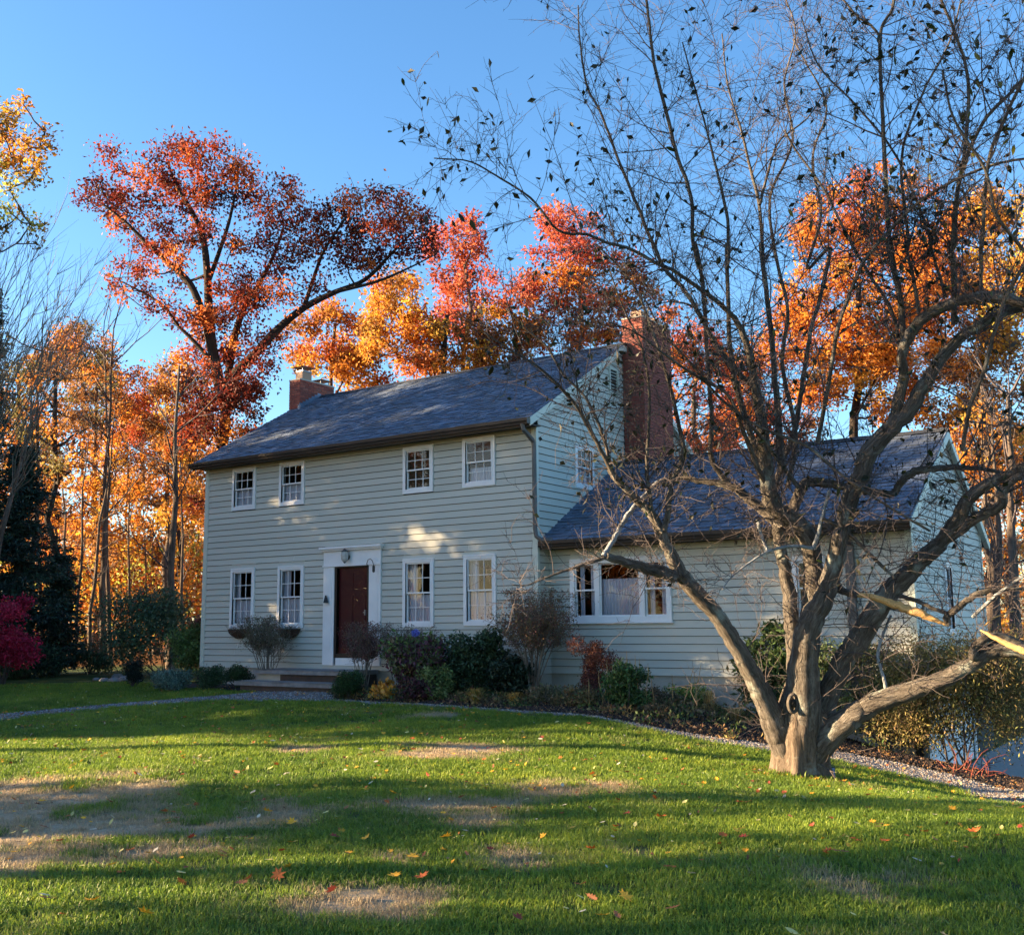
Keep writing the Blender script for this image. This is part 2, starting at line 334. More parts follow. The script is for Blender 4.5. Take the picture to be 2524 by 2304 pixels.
def poly_sheet(name, poly, mat, dz, label, st=.16):
    P = np.array(poly); xs = np.arange(P[:, 0].min()-st, P[:, 0].max()+st, st); ys = np.arange(P[:, 1].min()-st, P[:, 1].max()+st, st)
    X, Y = np.meshgrid(xs, ys); ins = inpoly(np.stack([X.ravel()+st/2, Y.ravel()+st/2], 1), poly).reshape(X.shape)[:-1, :-1]
    nx = len(xs); i, j = np.nonzero(ins); q = np.stack([i*nx+j, i*nx+j+1, (i+1)*nx+j+1, (i+1)*nx+j], 1)
    Z = H(X, Y)+dz+.012*wob(X*5, Y*5)
    v = np.stack([X, Y, Z], -1).reshape(-1, 3); used, inv = np.unique(q, return_inverse=True)
    o = link(name, npmesh(name, v[used], [inv.reshape(-1, 4)], True), None, mat); tag(o, label, name.split('_')[-1], kind='structure'); return o
M_gravel = plain('gravel', (.27, .26, .26), (.13, .125, .125), 55, .9, .9, 60)
M_mulch = plain('bark_mulch', (.035, .024, .02), (.012, .009, .008), 35, .95, 1, 50)
M_asph = plain('driveway_asphalt', (.26, .25, .24), (.19, .185, .18), 20, .9, .3, 60)
strip_sheet('gravel_path', PL, PH, M_gravel, .02, 'narrow grey gravel path crossing the lawn to the front steps')
strip_sheet('gravel_strip', EL, EH, M_gravel, .022, 'gravel edging strip between lawn and mulch bed')
poly_sheet('mulch_bed', bed_poly, M_mulch, .03, 'dark mulch planting bed along the house front')
poly_sheet('left_mulch_bed', bedL_poly, M_mulch, .03, 'small mulch bed under the two left windows')
poly_sheet('driveway', drive_poly, M_asph, .02, 'grey asphalt driveway beside the garage end', .3)
# gravel stones (uncountable)
def stones(name, poly, n, smin, smax, cols, label, dz=.02):
    P = np.array(poly); pts = rng.uniform(P.min(0), P.max(0), (n*6, 2)); pts = pts[inpoly(pts, poly)][:n]; k = len(pts)
    s = rng.uniform(smin, smax, k); z = H(pts[:, 0], pts[:, 1])+dz
    base = np.array([(1, 0, 0), (0, 1, 0), (-1, 0, 0), (0, -1, 0), (0, 0, .8)]); a = rng.uniform(0, 6.28, k)
    v = base[None]*s[:, None, None]*rng.uniform(.6, 1.2, (k, 5, 1)); vx = v[..., 0]*np.cos(a)[:, None]-v[..., 1]*np.sin(a)[:, None]; vy = v[..., 0]*np.sin(a)[:, None]+v[..., 1]*np.cos(a)[:, None]
    v = np.stack([vx+pts[:, :1], vy+pts[:, 1:], v[..., 2]+z[:, None]], -1)
    t = (np.array([(0, 1, 4), (1, 2, 4), (2, 3, 4), (3, 0, 4)])[None]+5*np.arange(k)[:, None, None]).reshape(-1, 3)
    c = np.repeat(np.array(cols)[rng.integers(0, len(cols), k)], 5, 0)
    o = link(name, npmesh(name, v.reshape(-1, 3), [t], False, col=c), None, M_stonec); tag(o, label, name, kind='stuff'); return o
M_stonec = leafmat('loose_stone', 0, .9, .2)
GR = [(.2, .2, .21), (.13, .13, .135), (.3, .29, .28), (.09, .09, .1), (.2, .12, .06)]
stones('gravel', path_poly, 9000, .012, .028, GR, 'loose grey gravel covering the path')
stones('gravel_edging', edge_poly, 22000, .01, .024, GR+[(.4, .33, .25)], 'loose pale gravel covering the edging strip')
stones('mulch_chips', bed_poly, 26000, .012, .035, [(.03, .02, .017), (.05, .032, .025), (.018, .014, .012), (.015, .012, .01), (.2, .11, .05)], 'dark wood chips and leaf litter in the bed', .035)
# ------------------------------------------------------------------ house
house = empty('house', (0, 0, 0), 'two storey sage green clapboard house with slate blue roof and a low garage wing', 'house')
class WB(MB):
    def __init__(s, f): MB.__init__(s); s.f = f
    def b(s, u0, u1, d0, d1, z0, z1): return s.hexa([s.f(u, d, z) for z in (z0, z1) for d in (d0, d1) for u in (u0, u1)])
    def trap(s, a0, a1, b0, b1, d0, d1, z0, z1, dt=None):
        dt = d1 if dt is None else dt
        return s.hexa([s.f(a0, d0, z0), s.f(a1, d0, z0), s.f(a0, d1, z0), s.f(a1, d1, z0), s.f(b0, d0, z1), s.f(b1, d0, z1), s.f(b0, dt, z1), s.f(b1, dt, z1)])
fF = lambda u, d, z: (u, -d, z); fW = lambda u, d, z: (u, .45-d, z); fG = lambda u, d, z: (d, u, z); fE = lambda u, d, z: (7.05+d, u, z)
EXPO = .146
def boards(f, ext, z0, z1, ops, parent=house):
    z = z0; k = 0
    while z < z1-.02:
        zt = min(z+EXPO, z1); a0, a1 = ext(z); b0, b1 = ext(zt)
        k += 1; b = WB(f); cur = [(a0, a1, b0, b1)]; bandp = []
        for (o0, o1, p0, p1) in ops:
            if p1 <= z or p0 >= zt: continue
            nc = []
            for (s0, s1, t0, t1) in cur:
                if o1 <= min(s0, t0) or o0 >= max(s1, t1): nc.append((s0, s1, t0, t1)); continue
                if o0 > s0: nc.append((s0, o0, t0, o0))
                if o1 < s1: nc.append((o1, s1, o1, t1))
            cur = nc
            if p0 > z+.004: bandp.append((o0, o1, z, p0))
            if p1 < zt-.004: bandp.append((o0, o1, p1, zt))
        dz = lambda zz: .027-.021*(zz-z)/EXPO
        for (s0, s1, t0, t1) in cur:
            if s1-s0 < .01: continue
            if s1-s0 > 3.2 and f is not fG and rng.uniform() < .5:
                c_ = rng.uniform(s0+.8, s1-.8); sp2 = [(s0, c_-.0025, t0, c_-.0025), (c_+.0025, s1, c_+.0025, t1)]
            else: sp2 = [(s0, s1, t0, t1)]
            for (q0, q1, w0, w1) in sp2: WB(f).trap(q0, q1, min(w0, w1), w1, 0.001, dz(z), z, zt-.011, dz(zt)).build('clapboard', M_side, parent)
        for (o0, o1, q0, q1) in bandp:
            if q1-q0 > .02: WB(f).trap(o0+.001, o1-.001, o0+.001, o1-.001, .001, dz(q0), q0, q1-.001, dz(q1)).build('clapboard', M_side, parent)
        z += EXPO
def backing(f, u0, u1, z0, z1, ops, name, parent=house, mat=None):
    us = sorted({u0, u1}|{o for q in ops for o in q[:2]}); zs = sorted({z0, z1}|{o for q in ops for o in q[2:]}); b = WB(f)
    for a, c in zip(us[:-1], us[1:]):
        for e, g in zip(zs[:-1], zs[1:]):
            um, zm = (a+c)/2, (e+g)/2
            if any(o[0] < um < o[1] and o[2] < zm < o[3] for o in ops): continue
            b.b(a, c, -.12, 0, e, g)
    return b.build(name, mat or M_wall, parent)
def inner(o, m=.05): return (o[0]+m, o[1]-m, o[2]+m, o[3]-m)
W_up = [(-8.97, -8.13, 3.81, 4.86), (-7.315, -6.475, 3.81, 4.86), (-3.46, -2.62, 3.81, 4.84), (-1.83, -.99, 3.82, 4.87)]
W_lo = [(-8.93, -8.09, .93, 2.38), (-7.29, -6.44, .93, 2.38), (-3.45, -2.60, .93, 2.39), (-1.81, -.99, .95, 2.40)]
DOOR = (-5.79, -4.07, .1, 2.66)
W_wing = [(.50, 2.70, 1.0, 2.24), (5.03, 5.62, 1.0, 2.1)]
W_gab = [(1.5, 2.3, 3.84, 4.78)]; VENT = (3.12, 3.54, 6.17, 6.8)
W_end = [(2.72, 3.32, .72, 2.02)]; GAR = (.72, 4.55, -1.72, .1)
def rake(z): return -.0+(z-5.29)/.579       # y of main roof surface at height z (roof passes y=0 at z=5.29)
backing(fF, -9.95, 0, 0, 5.15, [inner(o) for o in W_up+W_lo]+[(-5.45, -4.42, .2, 2.35)], 'front_wall')
boards(fF, lambda z: (-9.85, -.09), 0, 4.95, W_up+W_lo+[DOOR])
bk = backing(fG, .001, 7.5, 0, 5.15, [inner(W_gab[0])], 'gable_wall')
b = MB(); b.prism([(-.12, .1, 5.15), (-.12, 7.4, 5.15), (-.12, 3.75, 7.35)], (.12, 0, 0)); b.build('gable_wall', M_wall, house)
CH = (3.79, 5.3)
boards(fG, lambda z: (.05 if z < 5.16 else max(.05, rake(z)+.02), CH[0]), 2.5, 7.3, W_gab+[VENT])
boards(fG, lambda z: (.05, .45), .0, 2.5, [])
boards(fG, lambda z: (CH[1], 7.45 if z < 5.16 else 7.5-rake(z)), 3.9, 6.5, [])
b = MB(); b.box(-9.95, -9.83, .13, 7.5, 0, 5.15); b.prism([(-9.95, .1, 5.15), (-9.95, 7.4, 5.15), (-9.95, 3.75, 7.35)], (.12, 0, 0)); b.build('left_wall', M_side, house)
b = MB(); b.box(-9.8, -.02, 7.38, 7.5, -.3, 5.1).build('back_wall', M_side, house)
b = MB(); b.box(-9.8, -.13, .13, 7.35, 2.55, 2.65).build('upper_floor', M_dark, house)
# wing walls: ridge y 3.45 z 4.6, eave line y .05 z 2.62
def wrake(z): return .05+(z-2.62)/.58
backing(fW, .001, 7.05, -.002, 2.6, [inner(o) for o in W_wing], 'wing_front_wall')
boards(fW, lambda z: (.005, 6.97), 0, 2.46, W_wing)
backing(fE, .451, 6.45, -2.0, 2.8, [inner(o) for o in W_end]+[inner(GAR)], 'wing_end_wall')
b = MB(); b.prism([(6.93, .75, 2.8), (6.93, 6.15, 2.8), (6.93, 3.45, 4.5)], (.12, 0, 0)); b.build('wing_end_wall', M_wall, house)
boards(fE, lambda z: (.53 if z < 2.9 else max(.53, wrake(z)+.02), 6.38 if z < 2.9 else min(6.38, 6.9-wrake(z)-.02)), .0, 4.42, W_end+[GAR])
b = MB(); b.box(.2, 7.0, 6.33, 6.45, -.5, 2.8).build('wing_back_wall', M_side, house)
# foundation
b = MB(); b.box(-9.93, -.002, .02, 7.45, -1.2, -.004); b.build('foundation', M_conc, house)
MB().box(.0, 7.03, .47, .74, -2.4, -.004).build('wing_foundation', M_conc, house); MB().box(6.9, 7.03, 4.54, 6.4, -2.4, -.004).build('wing_foundation', M_conc, house)
# corner boards
for (x0, x1, y0, y1, z0, z1) in [(-9.98, -9.85, -.03, .1, -.02, 4.95), (-.09, .03, -.032, .048, -.02, 4.95), (6.972, 7.08, .415, .53, -.02, 2.46), (6.99, 7.08, 6.38, 6.48, -.02, 2.9)]:
    MB().box(x0, x1, y0, y1, z0, z1).build('corner_board', M_trimg, house)
# windows
def wave_curtain(f, u0, u1, z0, z1, d, amp=.012, per=.075, nn=None):
    n = max(12, int((u1-u0)/per*8)); u = np.linspace(u0, u1, n); ph = rng.uniform(0, 6); dd = d+amp*np.sin(u*2*math.pi/per+ph+1.2*np.sin(u*9+ph)); b = MB()
    v = [f(uu, q_, z0) for uu, q_ in zip(u, dd)]+[f(uu, q_*1.0+(d-q_)*.5, z1) for uu, q_ in zip(u, dd)]
    i = np.arange(n-1); b.add(v, np.stack([i, i+1, i+n+1, i+n], 1)); return b
def sash(w, f, u0, u1, z0, z1, d, cols, rows, gl=True):
    b = WB(f); t = .032
    b.b(u0, u1, d-.03, d, z0, z0+t); b.b(u0, u1, d-.03, d, z1-t, z1); b.b(u0, u0+t, d-.029, d-.001, z0+t, z1-t); b.b(u1-t, u1, d-.029, d-.001, z0+t, z1-t)
    b.build('sash', M_white, w)
    if cols > 1:
        b = WB(f)
        for k in range(1, cols): u = u0+t+(u1-u0-2*t)*k/cols; b.b(u-.008, u+.008, d-.022, d-.008, z0+t, z1-t)
        for k in range(1, rows): zz = z0+t+(z1-z0-2*t)*k/rows; b.b(u0+t, u1-t, d-.021, d-.009, zz-.008, zz+.008)
        b.build('muntins', M_white, w)
    b = WB(f); b.add([f(u0+t*.5, d-.016, z0+t*.5), f(u1-t*.5, d-.016, z0+t*.5), f(u1-t*.5, d-.016, z1-t*.5), f(u0+t*.5, d-.016, z1-t*.5)], [(0, 1, 2, 3)]); b.build('pane', M_glass, w)
def window(f, o, kind='curtain', split=None, cols=3, rows=2, label=None):
    u0, u1, z0, z1 = o; t = .085; b = WB(f)
    b.b(u0, u0+t, .0, .045, z0, z1); b.b(u1-t, u1, .0, .045, z0, z1); b.b(u0+t, u1-t, 0, .044, z1-t, z1); b.b(u0+t, u1-t, 0, .044, z0, z0+t*1.1); b.b(u0-.02, u1+.02, .0, .07, z0-.02, z0-.001) if kind == 'sill' else None
    b.b(u0+.02, u1-.02, .045, .055, z1-.03, z1-.004); b.b(u0+t-.02, u0+t, -.1, .052, z0+t, z1-t); b.b(u1-t, u1-t+.02, -.1, .052, z0+t, z1-t)
    w = b.build('window', M_white, house)
    if label: w['label'] = label
    a0, a1, c0, c1 = u0+t, u1-t, z0+t*1.1, z1-t; zm = (c0+c1)/2-.01
    sash(w, f, a0, a1, zm-.015, c1, .02, cols, rows); sash(w, f, a0, a1, c0, zm+.015, -.012, cols, rows)
    return w, (a0, a1, c0, c1, zm)
for k, o in enumerate(W_up):
    w, (a0, a1, c0, c1, zm) = window(fF, o)
    if k < 2: wave_curtain(fF, a0, a1, c0, zm, -.09).build('curtain', M_curt, w)
    else:
        b = WB(fF); zz = zm if k == 3 else c0
        while zz < c1: b.hexa([fF(u, d, zq) for zq, (d0, d1) in ((zz, (-.1, -.055)), (zz+.012, (-.1, -.055))) for d in (d0, d1) for u in (a0, a1)]); zz += .045
        b.build('blind', M_blind, w)
        if k == 3: wave_curtain(fF, a0, a1, c0, zm-.1, -.12).build('curtain', M_curt, w)
for k, o in enumerate(W_lo):
    w, (a0, a1, c0, c1, zm) = window(fF, o)
    wave_curtain(fF, a0, a1, c0, zm-.04, -.09).build('curtain', M_curt, w)
    wave_curtain(fF, a0, a0+(a1-a0)*(.33 if k else .2), zm-.04, c1, -.1, .015, .06).build('curtain', M_curt, w)
w, (a0, a1, c0, c1, zm) = window(fG, W_gab[0]); wave_curtain(fG, a0, a1, c0, zm, -.09).build('curtain', M_curt, w)
w, (a0, a1, c0, c1, zm) = window(fE, W_end[0], cols=1, rows=1, label='narrow window on the end wall of the wing')
w, (a0, a1, c0, c1, zm) = window(fW, W_wing[1])
# triple window of the wing
u0, u1, z0, z1 = W_wing[0]; b = WB(fW); t = .1
b.b(u0, u0+t, 0, .05, z0, z1); b.b(u1-t, u1, 0, .05, z0, z1); b.b(u0+t, u1-t, 0, .049, z1-t, z1); b.b(u0+t, u1-t, 0, .049, z0, z0+t); b.b(u0-.03, u1+.03, 0, .075, z0-.03, z0-.001)
m0, m1 = u0+t+.46, u1-t-.46
b.b(m0, m0+.1, 0, .04, z0+t, z1-t); b.b(m1-.1, m1, 0, .04, z0+t, z1-t)
tw = b.build('window', M_white, house); tw['label'] = 'wide three part window with a half curtain in the middle'
zm = (z0+z1)/2
for a, c in ((u0+t, m0), (m1, u1-t)):
    sash(tw, fW, a, c, zm-.015, z1-t, .02, 1, 1); sash(tw, fW, a, c, z0+t, zm+.015, -.012, 1, 1)
    wave_curtain(fW, a+.06, a+.16, z0+t, z1-t, -.1, .012, .06).build('curtain', M_curt, tw); wave_curtain(fW, c-.16, c-.04, z0+t, z1-t, -.1, .012, .06).build('curtain', M_curt, tw)
sash(tw, fW, m0+.1, m1-.1, z0+t, z1-t, .01, 1, 1)
wave_curtain(fW, m0+.1, m1-.1, z0+t, z1-t-.31, -.06, .018, .062).build('curtain', M_curt, tw)
# interior boxes keep rooms dark
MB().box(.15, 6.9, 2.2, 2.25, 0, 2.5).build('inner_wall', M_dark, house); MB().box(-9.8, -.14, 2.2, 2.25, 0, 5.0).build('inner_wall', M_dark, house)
# door surround
f = fF; b = WB(f)
b.b(-5.79, -5.46, .0, .05, .1, 2.34); b.b(-4.41, -4.07, .0, .05, .1, 2.34); b.b(-5.79, -4.07, 0, .052, 2.342, 2.655); b.b(-5.40, -4.47, 0, .035, .1, .262)
b.b(-5.72, -5.53, .05, .058, .45, 2.2); b.b(-4.34, -4.14, .05, .058, .45, 2.2)
ds = b.build('door_surround', M_white, house)
b = WB(f); b.b(-5.86, -4.0, 0, .15, 2.70, 2.75); b.b(-5.83, -4.03, 0, .11, 2.657, 2.698); b.b(-5.81, -4.05, .052, .075, 2.30, 2.34); b.build('crown_moulding', M_white, ds)
b = WB(f); b.b(-5.46, -5.395, -.05, .03, .262, 2.34); b.b(-4.475, -4.41, -.05, .03, .262, 2.34); b.b(-5.395, -4.475, -.05, .03, 2.27, 2.34); b.b(-5.395, -4.475, -.05, .02, .262, .36)
dr = b.build('door', M_black, house); dr['label'] = 'dark red front door behind a black storm door'
b = WB(f); b.b(-5.395, -4.475, -.1, -.06, .36, 2.27)
for (a, c, e, g) in [(-5.28, -4.97, 1.75, 2.15), (-4.9, -4.59, 1.75, 2.15), (-5.28, -4.97, 1.05, 1.65), (-4.9, -4.59, 1.05, 1.65), (-5.28, -4.97, .48, .95), (-4.9, -4.59, .48, .95)]: b.b(a, c, -.06, -.052, e, g)
b.build('door_leaf', M_door, dr)
b = MB(); b.add([f(-5.4, .01, .36), f(-4.47, .01, .36), f(-4.47, .01, 2.27), f(-5.4, .01, 2.27)], [(0, 1, 2, 3)]); b.build('pane', M_glass, dr)
b = WB(f); b.b(-4.53, -4.50, .03, .06, 1.2, 1.32); b.b(-4.55, -4.48, .06, .075, 1.25, 1.27); b.build('handle', M_cap, dr)
# gable vent
b = WB(fG); u0, u1, z0, z1 = VENT
b.b(u0, u0+.05, 0, .04, z0, z1); b.b(u1-.05, u1, 0, .04, z0, z1); b.b(u0+.05, u1-.05, 0, .04, z1-.05, z1); b.b(u0+.05, u1-.05, 0, .04, z0, z0+.05)
v = b.build('gable_vent', M_trimg, house); WB(fG).b(u0+.05, u1-.05, 0, .004, z0+.05, z1-.05).build('backing', M_black, v)
for k in range(7):
    zz = z0+.07+k*.073; WB(fG).hexa([fG(u, d, zq) for zq, ds_ in ((zz, (.012, .04)), (zz+.03, (.004, .012))) for d in ds_ for u in (u0+.05, u1-.05)]).build('slat', M_trimg, v)
# roofs
SL = math.atan(.579); SLW = math.atan(.58)
def slab(x0, x1, y0, z0, yr, zr, y1, z1, th, name):
    b = MB(); P = [(y0, z0), (yr, zr), (y1, z1), (y1, z1-th), (yr, zr-th), (y0, z0-th)]
    v = [(x, y, z) for x in (x0, x1) for y, z in P]
    b.add(v, [(0, 1, 7, 6), (1, 2, 8, 7), (2, 3, 9, 8), (3, 4, 10, 9), (4, 5, 11, 10), (5, 0, 6, 11), (0, 5, 4, 1), (1, 4, 3, 2), (6, 7, 10, 11), (7, 8, 9, 10)]); return b.build(name, M_slab, house)
rm = slab(-10.03, .12, -.4, 5.045, 3.75, 7.45, 7.9, 5.045, .11, 'roof')
rw = slab(.001, 7.16, .05, 2.6, 3.45, 4.575, 6.85, 2.6, .1, 'wing_roof')
variants = []
for k in range(5):
    b = MB(); b.box(0, 1, .0, .165, 0, .003); x = 0; r_ = random.Random(k)
    while x < .999:
        wd = min(r_.uniform(.12, .3), 1-x); th = r_.choice((.009, .018)); b.box(x+.004, x+wd-.004, -r_.uniform(0, .014), .15, .003, .003+th); x += wd
    variants.append(b.mesh('shingle')); variants[-1].materials.append(M_shin)
def vm(me): a = np.empty(len(me.vertices)*3, np.float32); me.vertices.foreach_get('co', a); return a.reshape(-1, 3), np.array([p.vertices[:] for p in me.polygons])
vdat = [vm(m_) for m_ in variants]
sh = []
def courses(x0, x1, y0, z0, slope, length, flip, roof):
    k = 0
    while k*.142 < length-.05:
        s = k*.142; x = x0-(.0 if k % 2 else .47)-(.23 if k % 3 == 0 else 0)
        while x < x1-.02:
            a = max(x, x0); e = min(x+1, x1); 
            if e-a > .03: sh.append((a, e-a, y0+s*math.cos(slope)*(1 if not flip else -1), z0+s*math.sin(slope), slope, flip, random.randrange(5), roof))
            x += 1
        k += 1
Lm, Lw = 4.15/math.cos(SL), 3.4/math.cos(SLW)
courses(-10.05, .13, -.41, 5.052, SL, Lm, False, rm); courses(-.0, 7.17, .04, 2.607, SLW, Lw, False, rw)
courses(-10.05, .13, 7.91, 5.052, SL, Lm, True, rm); courses(-.0, 7.17, 6.86, 2.607, SLW, Lw, True, rw)
def shmat(t):
    x, wd, y, z, sl_, fl, v, rf = t
    m = Matrix.Translation((x, y, z))@Matrix.Rotation((sl_-.11), 4, 'X') if not fl else Matrix.Translation((x+wd, y, z))@Matrix.Rotation(math.pi, 4, 'Z')@Matrix.Rotation((sl_-.05), 4, 'X')
    return m@Matrix.Diagonal((wd, 1, 1, 1))
sh.sort(key=lambda t: (t[5], np.linalg.norm(np.array([t[0]+.5, t[2], t[3]])-CAM)))
stuffs = {rm: MB(), rw: MB()}
for k, t in enumerate(sh):
    m = shmat(t)
    if k < 300:
        o = bpy.data.objects.new('shingle', variants[t[6]]); COL.objects.link(o); o.parent = t[7]; o.matrix_basis = m
    else:
        vv, ff = vdat[t[6]]; A = np.array(m); stuffs[t[7]].add(vv@A[:3, :3].T+A[:3, 3], ff)
for rf, b in stuffs.items(): tag(b.build('shingles', M_shin, rf), kind='stuff')
for (x0, x1, yr, zr, rf, sl_) in ((-10.05, .13, 3.75, 7.47, rm, SL), (0, 7.17, 3.45, 4.6, rw, SLW)):
    b = MB(); n = int((x1-x0)/.3)
    for k in range(n):
        a = x0+(x1-x0)*k/n; e = a+(x1-x0)/n+.02; h = .006*(k % 2)
        b.prism([(a, yr-.14, zr-.14*math.tan(sl_)+h+.012), (a, yr, zr+.02+h), (a, yr+.14, zr-.14*math.tan(sl_)+h+.012), (a, yr, zr-.02)], (e-a, 0, 0))
    b.build('ridge_cap', M_slab, rf)
# rake boards, fascia, soffit, gutters
def rakeb(x0, x1, y0, z0, yr, zr, h, name, mat):
    b = MB()
    b.prism([(x0, y0, z0-.005), (x0, yr, zr-.005), (x0, yr, zr-h), (x0, y0, z0-h)], (x1-x0, 0, 0)); b.prism([(x0, yr, zr-.005), (x0, 2*yr-y0, z0-.005), (x0, 2*yr-y0, z0-h), (x0, yr, zr-h)], (x1-x0, 0, 0)); b.build(name, mat, house)
rakeb(.122, .142, -.41, 5.05, 3.75, 7.455, .17, 'rake_board', M_trimg); rakeb(-10.055, -10.035, -.41, 5.05, 3.75, 7.455, .17, 'rake_board', M_trimg); rakeb(7.163, 7.183, .04, 2.6, 3.45, 4.575, .17, 'rake_board', M_trimg)
rakeb(.028, .121, -.39, 4.95, 3.75, 7.345, .03, 'rake_soffit', M_trimg); rakeb(7.077, 7.16, .06, 2.51, 3.45, 4.48, .03, 'rake_soffit', M_trimg)
MB().box(-10.03, .12, -.385, .0, 4.915, 4.93).build('soffit', M_soffit, house); MB().box(-10.03, .12, -.4, -.386, 4.88, 5.03).build('fascia', M_brown, house)
MB().box(.035, 7.16, .075, .45, 2.47, 2.485).build('soffit', M_soffit, house); MB().box(.035, 7.16, .055, .074, 2.44, 2.58).build('fascia', M_brown, house)
def gutter(x0, x1, y, z):
    b = MB(); pr = [(0, -.115), (-.065, -.115), (-.075, -.075), (-.105, -.05), (-.115, 0), (-.125, 0), (-.115, -.06), (-.085, -.085), (-.072, -.125), (0, -.125)]
    b.prism([(x0, y+p[0], z+p[1]) for p in pr], (x1-x0, 0, 0)); b.box(x0-.004, x0, y-.12, y, z-.12, z-.004); b.box(x1, x1+.004, y-.12, y, z-.12, z-.004)
    g = b.build('gutter', M_brown, house)
    return g
gutter(-10.06, .13, -.402, 5.035); gutter(.06, 7.18, .054, 2.6)
b = MB(); b.tube([(-.02, -.45, 4.93), (-.02, -.43, 4.82), (.0, -.1, 4.62), (.0, -.075, 4.5), (.0, -.075, 2.85), (.03, -.075, 2.7), (.12, -.02, 2.62), (.3, .1, 2.62)], .047, 8); b.build('downspout', M_grey, house)
b = MB(); b.box(5.99, 6.13, .33, .42, -.6, 2.25); b.box(5.93, 6.03, .05, .14, 2.38, 2.5); b.hexa([(5.94, .05, 2.36), (6.04, .05, 2.36), (5.94, .14, 2.36), (6.04, .14, 2.36), (5.94, .05, 2.47), (6.04, .05, 2.47), (5.94, .14, 2.47), (6.04, .14, 2.47)])
b.prism([(5.99, .05, 2.37), (5.99, .14, 2.37), (5.99, .42, 2.24), (5.99, .33, 2.24)], (.14, 0, 0)); b.build('downspout', M_grey, house)
MB().box(.16, .26, .36, .42, .55, .78).build('electric_box', M_grey, house)
# garage door
g = WB(fE); g.b(GAR[0], GAR[0]+.1, 0, .03, GAR[2], GAR[3]); g.b(GAR[1]-.1, GAR[1], 0, .03, GAR[2], GAR[3]); g.b(GAR[0]+.1, GAR[1]-.1, 0, .03, GAR[3]-.1, GAR[3]); gd = g.build('garage_door', M_white, house)
for k in range(4):
    b = WB(fE); za = GAR[2]+.01+k*.42; b.b(GAR[0]+.1, GAR[1]-.1, -.06, -.02, za, za+.41)
    for c in range(4):
        ua = GAR[0]+.2+c*.88; b.b(ua, ua+.72, -.02, -.01, za+.07, za+.34)
    b.build('panel', M_white, gd)
# chimneys
cube = MB().box(-.5, .5, -.5, .5, -.5, .5).mesh('brick'); cube.materials.append(M_brick)
def chimney(x0, x1, y0, y1, z0, z1, quota, label):
    ch = MB().box(x0+.008, x1-.008, y0+.008, y1-.008, z0, z1-.01).build('chimney', M_mortar, house); ch['label'] = label
    br = []; z = z1-.03; k = 0
    while z > z0:
        for face in range(4):
            horiz = face in (0, 2); L = (x1-x0) if horiz else (y1-y0); off = -.105 if (k+horiz) % 2 else 0; u = off
            while u < L-.001:
                a, e = max(u, 0), min(u+.2, L)
                if e-a > .03:
                    m_ = (a+e)/2; d = .004+random.uniform(0, .005)
                    if face == 0: c, s_ = (x0+m_, y0+.045-d, z), (e-a, .09, .062)
                    elif face == 1: c, s_ = (x1-.045+d, y0+m_, z), (.09, e-a, .062)
                    elif face == 2: c, s_ = (x0+m_, y1-.045+d, z), (e-a, .09, .062)
                    else: c, s_ = (x0+.045-d, y0+m_, z), (.09, e-a, .062)
                    br.append((face, c, s_))
                u += .21
        z -= .0745; k += 1
    br.sort(key=lambda t: (t[0] > 1, -t[1][2])); st = MB(); cnt = 0
    for k, (fc, c, s_) in enumerate(br):
        if k < quota and fc < 2:
            o = bpy.data.objects.new('brick', cube); COL.objects.link(o); o.parent = ch; o.location = c; o.scale = s_
        else: st.box(c[0]-s_[0]/2, c[0]+s_[0]/2, c[1]-s_[1]/2, c[1]+s_[1]/2, c[2]-s_[2]/2, c[2]+s_[2]/2); cnt += 1
    tag(st.build('bricks', M_brick, ch), kind='stuff')
    MB().box(x0-.015, x1+.015, y0-.015, y1+.015, z1+.002, z1+.035).build('crown', M_conc, ch)
    return ch
chL = chimney(-10.08, -9.66, 2.9, 4.25, 5.6, 7.8, 130, 'short brick chimney at the left end with two capped flues')
b = MB().box(-10.0, -9.74, 3.05, 3.42, 7.835, 8.08); b.build('flue', M_flue, chL)
for (yy, z0, s) in ((3.235, 8.08, .26), (3.95, 7.835, .24)):
    b = MB(); b.box(-9.87-.14, -9.87+.14, yy-.18, yy+.18, z0+.002, z0+.04)
    for sx in (-1, 1):
        for sy in (-1, 1): b.box(-9.87+sx*.12-.01, -9.87+sx*.12+.01, yy+sy*.16-.01, yy+sy*.16+.01, z0+.04, z0+.13)
    c = (-9.87, yy, z0+.2); P = [(-9.87-s, yy-s, z0+.13), (-9.87+s, yy-s, z0+.13), (-9.87+s, yy+s, z0+.13), (-9.87-s, yy+s, z0+.13), c]
    b.add(P, [(3, 2, 1, 0)], [(0, 1, 4), (1, 2, 4), (2, 3, 4), (3, 0, 4)]); b.build('flue_cap', M_cap, chL)
b = MB()
for k in range(8):
    y = 2.88+k*.115; z = 5.06+.579*(y+.4)
    if y < 3.78: b.box(-9.658+.0015*(k % 2), -9.645+.0015*(k % 2), y, y+.13, z-.02, z+.17-(.0 if y < 3.6 else .1))
b.box(-9.7, -9.6, 2.86, 2.895, 6.9, 7.08); b.build('flashing', M_lead, chL)
chR = chimney(.03, .56, 3.8, 5.3, 4.0, 8.05, 165, 'tall brick chimney rising against the gable end')
MB().box(.16, .44, 4.0, 4.4, 8.087, 8.28).build('flue', M_flue, chR); MB().box(.16, .44, 4.7, 5.1, 8.087, 8.25).build('flue', M_flue, chR)
